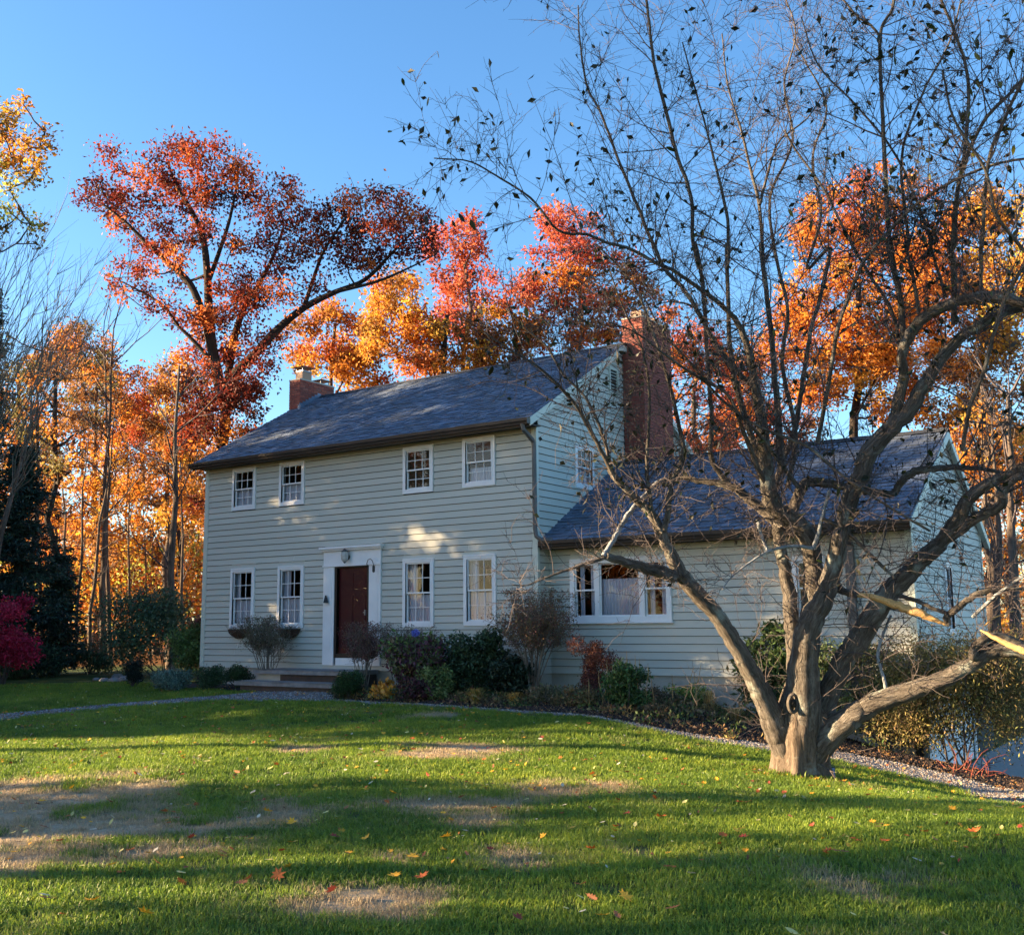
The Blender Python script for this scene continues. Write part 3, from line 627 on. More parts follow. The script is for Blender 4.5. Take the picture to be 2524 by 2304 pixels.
# wall lamp, hook, ornament, baskets
lp = empty('wall_lamp', (-5.03, -.05, 2.5), 'glass lantern above the front door', 'lamp')
b = MB(); b.tube([(-5.03, -.053, 2.52), (-5.03, -.1, 2.58), (-5.03, -.17, 2.66), (-5.03, -.17, 2.69)], .012, 6); b.tube([(-5.03, -.053, 2.5), (-5.03, -.065, 2.5)], .06, 12); b.tube([(-5.03, -.17, 2.62), (-5.03, -.17, 2.68)], [.09, .02], 10); b.tube([(-5.03, -.17, 2.36), (-5.03, -.17, 2.39)], [.012, .035], 8); b.build('bracket', M_grey, lp)
b = MB(); b.tube([(-5.03, -.17, 2.39), (-5.03, -.17, 2.44), (-5.03, -.17, 2.54), (-5.03, -.17, 2.62)], [.04, .075, .088, .07], 8); b.build('lantern_glass', M_frost, lp)
hk = empty('hanging_hook', (-4.4, -.05, 2.2), 'black curved wire hook at the right of the front door', 'hook')
b = MB(); b.tube([(-4.43, -.06, 2.22), (-4.43, -.1, 2.33), (-4.36, -.14, 2.41), (-4.27, -.17, 2.43), (-4.18, -.2, 2.38), (-4.13, -.21, 2.28)], .008, 6); b.build('wire', M_black, hk)
b = MB(); b.tube([(-4.13, -.21, 2.28), (-4.13, -.21, 2.26), (-4.13, -.21, 2.14), (-4.13, -.21, 2.12)], [.012, .03, .03, .01], 8); b.build('weight', M_black, hk)
og = empty('hanging_ornament', (-5.66, -.06, 1.5), 'small dark bell shaped ornament left of the front door', 'ornament')
b = MB(); b.tube([(-5.66, -.07, 1.72), (-5.66, -.1, 1.73), (-5.66, -.1, 1.66)], .006, 5); b.build('hook', M_white, og)
b = MB(); b.tube([(-5.66, -.1, 1.66), (-5.66, -.1, 1.6), (-5.66, -.1, 1.49)], [.02, .045, .08], 4); b.build('bell', M_black, og)
for k, (x0, x1, lab) in enumerate(((-8.9, -8.18, 'brown coir wall basket under the far left window'), (-7.22, -6.52, 'brown coir wall basket under the window beside the door'))):
    bs = empty('wall_basket', ((x0+x1)/2, -.03, .7), lab, 'planter', 'wall baskets under the ground floor windows')
    b = MB(); n = 13; xs = np.linspace(0, math.pi, n); cx, hw = (x0+x1)/2, (x1-x0)/2; rows = []
    for r_, dz in ((1, 0), (.93, -.07), (.72, -.14), (.4, -.19), (.05, -.21)): rows.append([(cx+hw*r_*math.cos(t), -.03-.2*r_*math.sin(t)**.8, .9+dz+rng.uniform(-.01, .01)) for t in xs])
    v = np.array(rows).reshape(-1, 3); q = [(i*n+j, i*n+j+1, (i+1)*n+j+1, (i+1)*n+j) for i in range(4) for j in range(n-1)]; b.add(v, q); b.add([r for r in rows[0]], None, [(0, i, i+1) for i in range(1, n-1)])
    b.build('coir_liner', M_coir, bs)
    b = MB(); b.tube([(cx+hw*1.02*math.cos(t), -.03-.205*math.sin(t)**.8, .905) for t in xs], .008, 5)
    for t in xs[1:-1:2]: b.tube([(cx+hw*r_*1.02*math.cos(t), -.035-.205*r_*math.sin(t)**.8, .905+dz) for r_, dz in ((1, 0), (.93, -.07), (.72, -.14), (.4, -.19))], .005, 4)
    b.build('wire_frame', M_black, bs)
    b = MB(); 
    for _ in range(40):
        p = np.array([cx+rng.uniform(-hw, hw)*.9, -.12, .9]); b.tube([p, p+[rng.normal(0, .04), rng.normal(0, .04), .05], p+[rng.normal(0, .09), rng.normal(0, .05), rng.uniform(.04, .14)]], .003, 3)
    tag(b.build('dry_stems', M_twiggrey, bs), kind='stuff')
# front steps
st = empty('front_steps', (-5.2, -.6, -.4), 'two grey stone slab steps at the front door', 'steps')
def slabstone(x0, x1, y0, y1, z0, z1):
    b = MB(); n = 14; t = np.linspace(0, 1, n)
    P = [(x0+(x1-x0)*q_, y0+.015*math.sin(q_*17)+.012*math.sin(q_*41)) for q_ in t]+[(x1-(x1-x0)*q_, y1) for q_ in t]
    b.prism([(x, y, z0) for x, y in P], (0, 0, z1-z0)); return b
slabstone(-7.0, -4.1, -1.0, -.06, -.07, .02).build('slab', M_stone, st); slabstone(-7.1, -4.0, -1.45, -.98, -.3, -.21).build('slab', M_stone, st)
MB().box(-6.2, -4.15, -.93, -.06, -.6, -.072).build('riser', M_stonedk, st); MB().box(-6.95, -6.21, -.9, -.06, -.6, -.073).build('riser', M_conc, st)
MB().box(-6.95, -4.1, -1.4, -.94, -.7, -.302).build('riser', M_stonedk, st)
# ------------------------------------------------------------------ vegetation helpers
def catmull(P, k=5):
    P = np.asarray(P, float)
    if len(P) < 3: t = np.linspace(0, 1, k+1)[:, None]; return P[0]*(1-t)+P[-1]*t
    Q = np.vstack([2*P[0]-P[1], P, 2*P[-1]-P[-2]]); out = []
    for i_ in range(1, len(Q)-2):
        a, b_, c, d = Q[i_-1:i_+3]
        for t in np.linspace(0, 1, k, endpoint=False): out.append(.5*((2*b_)+(c-a)*t+(2*a-5*b_+4*c-d)*t*t+(3*b_-a-3*c+d)*t**3))
    out.append(P[-1]); return np.array(out)
def jit(c, n, a=.25):
    c = np.asarray(c, float); return np.clip(c*(1+rng.normal(0, a, (n, 1)))*(1+rng.normal(0, a*.35, (n, 3))), .002, .95)
def leafgeo(P, size, col, bias=None, asp=.55, fold=.25):
    n = len(P); s = np.broadcast_to(size, (n,)).reshape(-1, 1)
    d = rng.normal(0, 1, (n, 3)); 
    if bias is not None: d = d+bias
    d /= np.linalg.norm(d, axis=1)[:, None]; r = rng.normal(0, 1, (n, 3)); sx = np.cross(d, r); sx /= np.linalg.norm(sx, axis=1)[:, None]+1e-9; nn = np.cross(d, sx)
    w = asp*s*.5
    v = np.stack([P, P+d*s*.5+sx*w+nn*s*fold*.4, P+d*s, P+d*s*.5-sx*w+nn*s*fold*.4], 1).reshape(-1, 3)
    f = np.arange(n)[:, None]*4+np.array([[0, 1, 2, 3]]); return v, f, np.repeat(col, 4, 0)
class Leaves:
    def __init__(s): s.v = []; s.f = []; s.c = []; s.n = 0
    def add(s, P, size, col, **k):
        if not len(P): return
        v, f, c = leafgeo(P, size, col, **k); s.v.append(v); s.f.append(f+s.n); s.c.append(c); s.n += len(v)
    def build(s, name, mat, parent, kind=None):
        o = link(name, npmesh(name, np.vstack(s.v), [np.vstack(s.f)], False, np.vstack(s.c)), parent, mat)
        if kind: o['kind'] = kind
        return o
def ball(n, c, r, flat=.8, edge=.45):
    d = rng.normal(0, 1, (n, 3)); d /= np.linalg.norm(d, axis=1)[:, None]; q = rng.uniform(0, 1, (n, 1))**edge
    return np.asarray(c)+d*q*np.array([r, r, r*flat])
def wander(p, d, L, n, wig, up):
    pts = [np.asarray(p, float)]; d = np.asarray(d, float); d = d/np.linalg.norm(d)
    for k in range(n):
        d = d+rng.normal(0, wig, 3)+np.array([0, 0, up]); d /= np.linalg.norm(d); pts.append(pts[-1]+d*L/n)
    return np.array(pts)
def perp(d):
    a = rng.normal(0, 1, 3); a -= d*(a@d)/(d@d+1e-9); return a/np.linalg.norm(a)
def skeleton(base, top, clumps, r0, mat, parent, sides=7, name='trunk', r_tip=.02, lean=0., limbs=()):
    """trunk from base to top, limbs joined to the nearest node below each clump"""
    mb = MB(); n = 9; t = np.linspace(0, 1, n)[:, None]; base = np.asarray(base, float); top = np.asarray(top, float)
    pts = base*(1-t)+top*t; L = np.linalg.norm(top-base); pts[1:-1] += rng.normal(0, .012*L, (n-2, 3))*[1, 1, .2]
    rr = r0*(1-.62*t[:, 0]); rr[0] *= 1.25; mb.tube(pts, rr, sides+3, lump=.05, seed=rng.integers(9))
    nodes = [(p, r) for p, r in zip(pts[3:], rr[3:])] if not limbs else []
    for lp_, w0, w1 in limbs:
        lp_ = catmull(lp_, 4); ws_ = np.linspace(w0, w1, len(lp_)); mb.tube(lp_, ws_, sides, lump=.04); nodes += [(p, r) for p, r in zip(lp_[2:], ws_[2:])]
    cl = sorted(clumps, key=lambda c: np.linalg.norm(c[0]-top))
    for c, R in cl:
        cost = [np.linalg.norm(c-p)+(3 if p[2] > c[2]+.1 else 0) for p, r in nodes]; k = int(np.argmin(cost)); p, r = nodes[k]
        m = 5; tt = np.linspace(0, 1, m)[:, None]; d = c-p; seg = p*(1-tt)+c*tt+np.array([0, 0, -.08*np.linalg.norm(d)])*np.sin(tt*math.pi)+rng.normal(0, .04*np.linalg.norm(d), (m, 3))*np.sin(tt*math.pi)
        ra = max(min(r*.65, .022+.024*np.linalg.norm(d)), r_tip); mb.tube(seg, np.linspace(ra, max(ra*.45, r_tip*.7), m), sides)
        nodes += [(seg[2], ra*.8), (seg[3], ra*.65), (seg[4], ra*.5)]
        for _ in range(5):
            q = wander(c, rng.normal(0, 1, 3)+[0, 0, .3], R*rng.uniform(.7, 1.1), 3, .3, .05); mb.tube(q, [r_tip*.8, r_tip*.6, r_tip*.4, r_tip*.2], 3)
    return mb.build(name, mat, parent, True)
def pxclumps(lst, t, dj=1.5, rs=1.0):
    out = []
    for c in lst:
        dd = t+rng.uniform(-dj, dj); out.append((V(c[0], c[1], dd), c[2]*1.252*dd/FPX*rs))
    return out
def ellclumps(cx, cy, rx, ry, n, r0, r1):
    out = []
    for _ in range(n):
        a = rng.uniform(0, 6.28); q = rng.uniform(0, 1)**.55; out.append((cx+rx*q*math.cos(a), cy+ry*q*math.sin(a), rng.uniform(r0, r1)))
    return out
def leaftree(name, label, clumps, t, base, palf, size, dens, r0, bark, group=None, topf=.45, dj=1.8, mat=None, rs=1.0, flat=.8, cat='tree', edge=.5, limbs=()):
    """base = (x, y) view px of trunk axis where it meets the view depth t; the foot is dropped to the ground"""
    c3 = pxclumps(clumps, t, dj, rs); b = V(base[0], base[1], t); tp = V(base[2], base[3], t); foot = b.copy(); k = (b-tp)/(np.linalg.norm(b-tp)+1e-9)
    foot[2] = float(H(foot[0], foot[1]))-.1
    root = empty(name, foot, label, cat, group)
    mb = skeleton(foot, tp, c3, r0, bark, root, limbs=[([V(x, y, t+dz) for x, y in L], a_, b_) for L, a_, b_, dz in limbs])
    lv = Leaves()
    for (c, R), px in zip(c3, clumps):
        n = int(dens*R*R/(size*size)*13)+10; P = ball(n, c, R*1.35, flat, .7)
        ctr = ball(int(n/9)+1, c, R*1.3, flat, .7); idx = rng.integers(0, len(ctr), n); P = P*.55+ctr[idx]*.45+rng.normal(0, size*.9, (n, 3))
        pal = palf(px[0], px[1]); base_c = np.array(pal[rng.integers(len(pal))]); cc = np.array(pal)[rng.integers(0, len(pal), n)]*.45+base_c*.55
        lv.add(P, size*rng.uniform(.6, 1.25, n), np.clip(cc*(1+rng.normal(0, .2, (n, 1))), .003, .95))
    lv.build('crown', mat or M_leaf, root)
    return root
# palettes (leaf colours)
RED = [(.26, .045, .018), (.2, .03, .016), (.34, .08, .022)]; MAR = [(.14, .022, .015), (.09, .016, .012), (.19, .035, .018), (.08, .026, .014)]
ORR = [(.5, .14, .035), (.45, .1, .03), (.58, .2, .045)]; ORG = [(.6, .24, .035), (.55, .18, .03), (.66, .3, .05)]; GOLD = [(.58, .33, .04), (.62, .28, .035), (.46, .3, .05), (.55, .22, .035)]
PINK = [(.52, .11, .06), (.42, .07, .04), (.58, .18, .08)]; BRN = [(.27, .12, .035), (.2, .085, .028), (.34, .17, .05)]; YG = [(.5, .5, .1), (.35, .4, .08), (.65, .5, .08)]; OLV = [(.12, .11, .04), (.2, .16, .05)]
# ------------------------------------------------------------------ red oak behind the house
oak = [(215, 300, 30), (235, 335, 20), (350, 292, 36), (385, 325, 45), (425, 292, 28), (470, 330, 45), (310, 312, 32), (275, 350, 36), (190, 368, 34), (165, 388, 22), (232, 398, 34), (290, 395, 40), (350, 380, 45), (420, 385, 50), (490, 385, 48), (530, 415, 42), (570, 450, 40), (600, 425, 30), (250, 440, 26), (320, 445, 40), (400, 440, 34), (520, 475, 42), (590, 495, 42), (640, 465, 40), (655, 415, 36), (700, 400, 33), (745, 382, 28), (790, 398, 32), (828, 440, 34), (765, 440, 42), (710, 455, 42), (800, 490, 42), (850, 495, 22), (745, 515, 38), (680, 515, 38), (300, 490, 26), (280, 530, 28), (240, 520, 18), (215, 545, 12), (350, 510, 30), (290, 575, 26), (330, 605, 26), (430, 630, 36), (500, 600, 40), (480, 545, 32), (560, 580, 36), (550, 525, 38), (620, 560, 30), (450, 695, 42), (510, 680, 42), (385, 690, 28), (400, 785, 28), (480, 755, 48), (525, 720, 32), (405, 835, 40), (450, 850, 42), (365, 850, 28), (500, 815, 28), (372, 745, 26), (360, 950, 22), (385, 990, 22), (345, 640, 18), (460, 480, 30), (430, 560, 24)]
def oakpal(x, y):
    if y < 380 and x < 560 and rng.uniform() < .75: return ORR if rng.uniform() < .5 else RED  # oranger upper left: leaf variation plus sunlight put into the colour
    if rng.uniform() < .17: return ORR if y < 650 else ORG
    return RED if rng.uniform() < .36 else MAR
oak += ellclumps(390, 400, 195, 110, 34, 14, 26)+ellclumps(720, 465, 130, 75, 22, 14, 26)+ellclumps(470, 610, 110, 90, 26, 14, 26)+ellclumps(440, 790, 75, 85, 24, 16, 28)+ellclumps(300, 560, 75, 55, 8, 10, 20)+ellclumps(390, 880, 50, 110, 10, 14, 24)
leaftree('red_oak_tree', 'huge red and maroon oak towering behind the left end of the house', oak, 38, (440, 1000, 432, 740), oakpal, .145, .8, .4, M_barkdk, dj=2.0, rs=1.3, limbs=[
    ([(438, 790), (425, 720), (412, 660), (400, 620), (375, 560), (335, 520), (290, 480), (250, 440), (200, 400)], 0.216, 0.036, -.5), ([(436, 780), (420, 700), (412, 620), (408, 540), (400, 470), (380, 420), (350, 370), (330, 320)], 0.216, 0.036, .6),
    ([(408, 560), (430, 500), (450, 440), (465, 370), (470, 320)], 0.101, 0.024, .8), ([(438, 800), (460, 740), (500, 700), (545, 650), (600, 605), (660, 575), (720, 550), (770, 500), (820, 450)], 0.216, 0.030, .2),
    ([(445, 790), (455, 700), (475, 620), (510, 560), (540, 500), (560, 440)], 0.173, 0.030, 1.0), ([(600, 600), (620, 540), (640, 490), (680, 430), (700, 400)], 0.086, 0.024, .2), ([(425, 720), (380, 670), (350, 640), (320, 600), (270, 570), (220, 545)], 0.086, 0.018, -.6), ([(660, 575), (740, 555), (800, 530), (860, 500)], 0.072, 0.018, -.3)])
# ------------------------------------------------------------------ trees beyond the roof
def P1(*p): return lambda x, y: p[rng.integers(len(p))]
leaftree('maple_tree', 'golden orange maple between the left chimney and the roof ridge', ellclumps(640, 680, 75, 75, 30, 20, 34)+ellclumps(720, 700, 70, 70, 26, 20, 34), 50, (640, 820, 660, 640), P1(ORG, GOLD, ORR, BRN), .2, 1.0, .18, M_barkgr)
leaftree('maple_tree', 'orange brown tree with forked dark trunk above the middle of the ridge', ellclumps(790, 640, 80, 110, 44, 20, 34)+ellclumps(860, 690, 60, 60, 18, 18, 30), 46, (862, 800, 880, 620), P1(ORG, BRN, GOLD, ORR), .19, 1.1, .26, M_barkdk)
leaftree('maple_tree', 'pinkish red maple whose top stands clear against the sky beside the oak', ellclumps(905, 500, 60, 80, 32, 16, 28)+ellclumps(925, 600, 65, 60, 22, 18, 28), 50, (900, 800, 915, 520), P1(PINK, PINK, RED), .2, .95, .2, M_barkgr)
leaftree('oak_tree', 'dark trunked orange oak right of the ridge middle', ellclumps(990, 665, 80, 75, 36, 18, 30)+ellclumps(930, 690, 50, 60, 16, 18, 28)+ellclumps(1000, 580, 60, 55, 18, 16, 26), 47, (1005, 800, 1010, 620), lambda x, y: (PINK if y < 600 else (GOLD if rng.uniform() < .4 else BRN)), .19, 1.0, .24, M_barkdk)
leaftree('maple_tree', 'red topped maple just left of the tall chimney', ellclumps(1110, 480, 80, 75, 32, 16, 28)+ellclumps(1120, 625, 100, 90, 46, 18, 30)+ellclumps(1220, 570, 70, 90, 26, 16, 28), 48, (1140, 800, 1140, 560), lambda x, y: (PINK if y < 520 else (RED if rng.uniform() < .3 else (BRN if rng.uniform() < .5 else ORG))), .2, 1.05, .22, M_barkgr)
leaftree('maple_tree', 'orange red maple seen between the tall chimney and the apple tree', ellclumps(1390, 770, 105, 130, 56, 18, 32)+ellclumps(1330, 690, 60, 80, 18, 16, 26), 52, (1375, 950, 1380, 700), P1(ORR, ORG, PINK), .22, 1.0, .22, M_barkgr)
leaftree('maple_tree', 'tall flame orange maple behind the garage wing', ellclumps(1680, 560, 140, 200, 85, 22, 40)+[(1740, 330, 22), (1690, 350, 26), (1640, 385, 24), (1790, 360, 24), (1600, 400, 24), (1830, 380, 26)]+ellclumps(1600, 700, 110, 120, 24, 26, 44)+ellclumps(1770, 720, 120, 120, 24, 26, 44), 55, (1670, 1000, 1690, 560), lambda x, y: (ORR if y < 450 and rng.uniform() < .5 else (ORG if rng.uniform() < .7 else GOLD)), .22, 1.2, .35, M_barkdk)
leaftree('maple_tree', 'golden maple at the far right beyond the wing', ellclumps(1910, 560, 140, 180, 70, 24, 42)+ellclumps(1930, 780, 120, 140, 44, 24, 42), 50, (1930, 1000, 1930, 600), lambda x, y: (ORG if x < 1900 else GOLD) if rng.uniform() < .75 else BRN, .21, 1.2, .3, M_barkdk)
leaftree('yellow_tree', 'yellow green tree at the right edge of the picture', ellclumps(2030, 520, 90, 130, 22, 26, 40), 42, (2070, 1000, 2060, 560), P1(YG, GOLD), .2, 1.1, .24, M_barkgr)
leaftree('maple_tree', 'orange maple low behind the ridge of the wing', ellclumps(1500, 820, 100, 130, 44, 20, 34), 58, (1500, 1000, 1500, 800), P1(ORR, ORG, BRN), .22, 1.0, .2, M_barkgr)
for k, (x, cy_, lab) in enumerate([(1945, 960, 'amber tree with a straight grey trunk right of the wing wall'), (1985, 1040, 'amber tree with a thick trunk at the right edge'), (2035, 960, 'golden tree just at the right border of the picture')]):
    leaftree('woodland_tree', lab, ellclumps(x, cy_-60, 60, 120, 22, 20, 36)+ellclumps(x, cy_+130, 60, 70, 8, 16, 28), 34+k*2, (x, 1200, x-10, cy_-200), P1(ORG, GOLD, BRN), .16, .8, .19, M_barkgr, 'woodland trees beyond the wing')
# ------------------------------------------------------------------ woods on the left
LW = [(35, 780, 80, 110, 46, 'BRN'), (110, 800, 70, 110, 40, 'BRN'), (190, 800, 50, 60, 52, 'BRN'), (285, 790, 45, 60, 56, 'PINK'), (350, 800, 50, 90, 50, 'ORG'), (330, 960, 60, 90, 44, 'ORG'), (250, 900, 60, 70, 58, 'ORG'), (110, 960, 70, 80, 50, 'GOLD'), (200, 1020, 70, 90, 46, 'ORG'), (300, 1080, 70, 80, 54, 'GOLD'), (390, 1080, 50, 100, 58, 'ORG'), (150, 1110, 60, 80, 56, 'GOLD'), (240, 1140, 80, 60, 60, 'GOLD'), (50, 1000, 60, 90, 52, 'ORG'), (380, 930, 40, 80, 60, 'GOLD'), (160, 700, 50, 50, 58, 'BRN')]
LWL = ['brown orange tree at the left border above the spruce', 'rust brown tree with a mossy grey trunk in the left woods', 'thin rust tree reaching into the sky in the left woods', 'salmon pink topped tree in the left woods', 'orange red tree left of the oak trunk', 'orange red tree close to the left end of the house', 'light orange tree with a gap of sky behind it', 'golden tree right of the dark spruce', 'deep orange tree in the middle of the left woods', 'low orange red tree behind the rhododendron', 'orange tree beside the left wall of the house', 'golden young tree low in the left woods', 'lowest golden tree above the rhododendron', 'amber tree behind the dark spruce', 'golden tree deep behind the house corner', 'bare topped brown tree against the sky at left']
for (cx, cy_, rx, ry, t, pl), lab in zip(LW, LWL):
    pp = dict(BRN=[BRN, ORG, BRN, OLV], PINK=[PINK, ORR, ORG], ORR=[ORR, ORG, BRN], ORG=[ORG, GOLD, BRN], GOLD=[GOLD, BRN, ORG])[pl]
    leaftree('woodland_tree', lab, ellclumps(cx, cy_, rx*1.25, ry*1.2, 36, 18, 32), t, (cx+rng.uniform(-15, 15), 1230, cx, cy_-ry*.6), P1(*pp), .19, .85, rng.uniform(.1, .2), M_barkgr if rng.uniform() < .6 else M_barkdk, 'trees of the left woods', dj=2.5)
# understory as a mass nobody could count
lv = Leaves()
for _ in range(260):
    x = rng.uniform(-60, 430); y = rng.uniform(1060, 1250); t = rng.uniform(46, 66); c = V(x, y, t); R = rng.uniform(.7, 1.6); n = 70
    if c[2] < H(c[0], c[1]): continue
    pal = (ORG, GOLD, ORR, BRN, YG)[rng.integers(5)]; lv.add(ball(n, c, R), .24*rng.uniform(.6, 1.2, n), jit(pal[rng.integers(3)], n))
for _ in range(200):
    x = rng.uniform(430, 2100); y = rng.uniform(1020, 1250); t = rng.uniform(50, 70); c = V(x, y, t); R = rng.uniform(.8, 2); n = 60
    if c[2] < H(c[0], c[1]): continue
    lv.add(ball(n, c, R), .28*rng.uniform(.6, 1.2, n), jit((ORG, GOLD, ORR, BRN)[rng.integers(4)][0], n))
for _ in range(420):
    x = rng.uniform(-80, 2150); t = rng.uniform(70, 95); top = 830 if x < 450 else (1000 if x < 1500 else 900); y = rng.uniform(top, 1245); c = V(x, y, t); R = rng.uniform(1.5, 3.2); n = 70
    lv.add(ball(n, c, R), .42*rng.uniform(.6, 1.2, n), jit((ORG, GOLD, ORR, BRN)[rng.integers(4)][rng.integers(3)], n))
o = lv.build('understory', M_leaf, None); tag(o, 'mass of orange and gold undergrowth and far foliage between the trunks', 'undergrowth', kind='stuff')
# slender trunks one can tell apart
def bare(name, label, x0, y0, x1, y1, t, r, group, twn=14, mat=None, spread=1.0):
    b = V(x0, y0, t); tp = V(x1, y1, t); foot = b.copy(); foot[2] = float(H(b[0], b[1]))-.1
    root = empty(name, foot, label, 'tree', group); mb = MB(); n = 10; tt = np.linspace(0, 1, n)[:, None]; pts = foot*(1-tt)+tp*tt; L = np.linalg.norm(tp-foot); pts[1:] += np.cumsum(rng.normal(0, .006*L, (n-1, 3)), 0)*[1, 1, 0]
    mb.tube(pts, np.linspace(r, r*.2, n), 8); mb.build('trunk', mat or M_barkgr, root, True); mb = MB()
    for _ in range(twn):
        k = rng.integers(3, n); p = pts[k]; d = np.array([rng.normal(), rng.normal(), rng.uniform(.6, 1.6)]); q = wander(p, d, L*rng.uniform(.12, .3)*spread, 6, .12, .06); mb.tube(q, np.linspace(r*.22, r*.04, 7), 4)
        for _ in range(7):
            m = rng.integers(1, 6); dd = q[m+1]-q[m]; s_ = wander(q[m], dd/np.linalg.norm(dd)+perp(dd)*.7, L*rng.uniform(.04, .11)*spread, 4, .15, .05); mb.tube(s_, np.linspace(r*.09, r*.03, 5), 3)
    tag(mb.build('branches', M_twig, root), kind='stuff'); return root
for k, (x0, x1, y1, t, r, lab) in enumerate([(62, 85, 690, 40, .17, 'tall grey trunk with a mossy side in the left woods'), (88, 70, 760, 42, .1, 'thin trunk right beside the mossy grey one'), (150, 175, 860, 36, .07, 'slim trunk leaning right behind the rhododendron'), (178, 240, 800, 38, .08, 'slim trunk leaning well to the right in the left woods'), (203, 210, 640, 40, .13, 'straight grey trunk in the middle of the left woods'), (222, 215, 660, 41, .1, 'second straight trunk close beside the middle one'), (262, 245, 900, 45, .08, 'dark slender trunk right of the middle pair'), (338, 357, 720, 35, .16, 'thick straight trunk close to the left end of the house'), (362, 345, 860, 42, .08, 'thin trunk behind the thick straight one'), (130, 105, 880, 44, .09, 'dark trunk right of the spruce'), (300, 280, 950, 47, .07, 'faint thin trunk between the middle pair and the thick one'), (1962, 1950, 820, 32, .14, 'bare grey trunk right of the wing'), (1995, 1975, 780, 30, .2, 'thick dark bare trunk at the right edge'), (1905, 1925, 860, 38, .1, 'thin trunk close behind the wing end')]):
    bare('bare_tree', lab, x0, 1225, x1, y1, t, r, 'bare woodland trunks')
# pale bare trees sweeping over the sky at the left edge
for k, (bx, tx, ty, t, lab) in enumerate([(-150, 40, 560, 26, 'leafless birch arching in from the left border above the woods'), (-90, 120, 600, 28, 'leafless grey tree with long twigs reaching right over the woods'), (-40, 200, 640, 30, 'lowest leafless tree fanning its twigs toward the oak')]):
    b = V(bx, 1200, t); root = empty('birch_tree', [b[0], b[1], float(H(b[0], b[1]))], lab, 'tree', 'leafless trees at the left border'); mb = MB(); tr = MB(); tp = V(bx+(tx-bx)*.35, ty+260, t)
    tr.tube(np.array([[b[0], b[1], H(b[0], b[1])-.1], (b+tp)/2, tp]), [.12, .08, .05], 8); tr.build('trunk', M_barkgr, root, True)
    for _ in range(20):
        e = V(tx+rng.uniform(-120, 110), ty+rng.uniform(-190, 170), t+rng.uniform(-2, 2)); m = 8; tt = np.linspace(0, 1, m)[:, None]; s0 = b*(1-.0)+0; s0 = tp*rng.uniform(.7, 1)+0; s0 = tp*.75+b*.25 if rng.uniform() < .4 else tp
        q = s0*(1-tt)+e*tt+np.array([0, 0, 1.])*np.sin(tt*math.pi)*rng.uniform(.1, .6)+rng.normal(0, .06, (m, 3)); mb.tube(q, np.linspace(.018, .004, m), 4)
        for _ in range(12):
            i_ = rng.integers(2, m-1); dd = q[i_+1]-q[i_]; s_ = wander(q[i_], dd/np.linalg.norm(dd)+perp(dd)*.45, rng.uniform(.5, 1.5), 5, .08, .03); mb.tube(s_, np.linspace(.006, .002, 6), 3)
    tag(mb.build('branches', M_twiggrey, root), kind='stuff')
# yellow maple top left
leaftree('yellow_maple_tree', 'yellow and olive maple crown hanging in at the upper left corner', [(-20, 240, 45), (20, 225, 34), (45, 205, 18), (10, 270, 40), (55, 285, 32), (88, 262, 22), (95, 290, 18), (30, 320, 40), (75, 325, 26), (60, 350, 26), (-20, 330, 50), (20, 370, 20), (15, 410, 20), (0, 450, 22), (60, 440, 15), (85, 445, 14), (70, 480, 13), (40, 415, 12), (-60, 300, 60), (-90, 400, 60), (-60, 480, 50)], 24, (-220, 1100, -150, 480), P1(YG, GOLD, GOLD, OLV, BRN), .11, 1.3, .25, M_barkgr, dj=1.0)
# ------------------------------------------------------------------ conifers at the left edge
def conifer(label, x, ytop, t, wpx, col=((.02, .045, .035), (.03, .06, .04)), name='spruce_tree'):
    tp = V(x, ytop, t); foot = tp.copy(); foot[2] = float(H(tp[0], tp[1])); root = empty(name, foot, label, 'tree', 'spruces at the left border'); Ht = tp[2]-foot[2]; Wd = wpx*1.252*t/FPX
    MB().tube([foot-[0, 0, .1], foot+[0, 0, Ht*.5], tp], [.2, .12, .02], 8).build('trunk', M_barkdk, root, True); lv = Leaves(); mb = MB(); z = .4
    while z < Ht:
        R = Wd*(1-z/Ht)**.75*rng.uniform(.75, 1.1)
        for _ in range(7):
            a = rng.uniform(0, 6.28); d = np.array([math.cos(a), math.sin(a), 0]); rr = R*rng.uniform(.6, 1.1); m = max(4, int(rr/.22)); s_ = np.linspace(.08, 1, m)[:, None]
            q = foot+np.array([0, 0, z])+d*rr*s_+np.array([0, 0, 1])*(-.28*rr*s_+.16*rr*s_**2.5); mb.tube(q, np.linspace(.02, .004, m), 3)
            n = m*26; k = rng.integers(0, m, n); off = rng.normal(0, 1, (n, 3))*[.16, .16, .05]-[0, 0, .05]; lv.add(q[k]+off, rng.uniform(.1, .2, n), jit(col[rng.integers(2)], n, .3), bias=d*1.2, asp=.32)
        z += .2
    mb.build('branches', M_barkdk, root)['kind'] = 'stuff'; lv.build('foliage', M_ever, root)
conifer('tall dark blue green spruce at the left border', -25, 560, 33, 120)
conifer('broad dark spruce standing over the crimson bush', 50, 880, 32, 150)
conifer('small dark spruce leaning out beside the woods', 118, 1090, 33, 75)
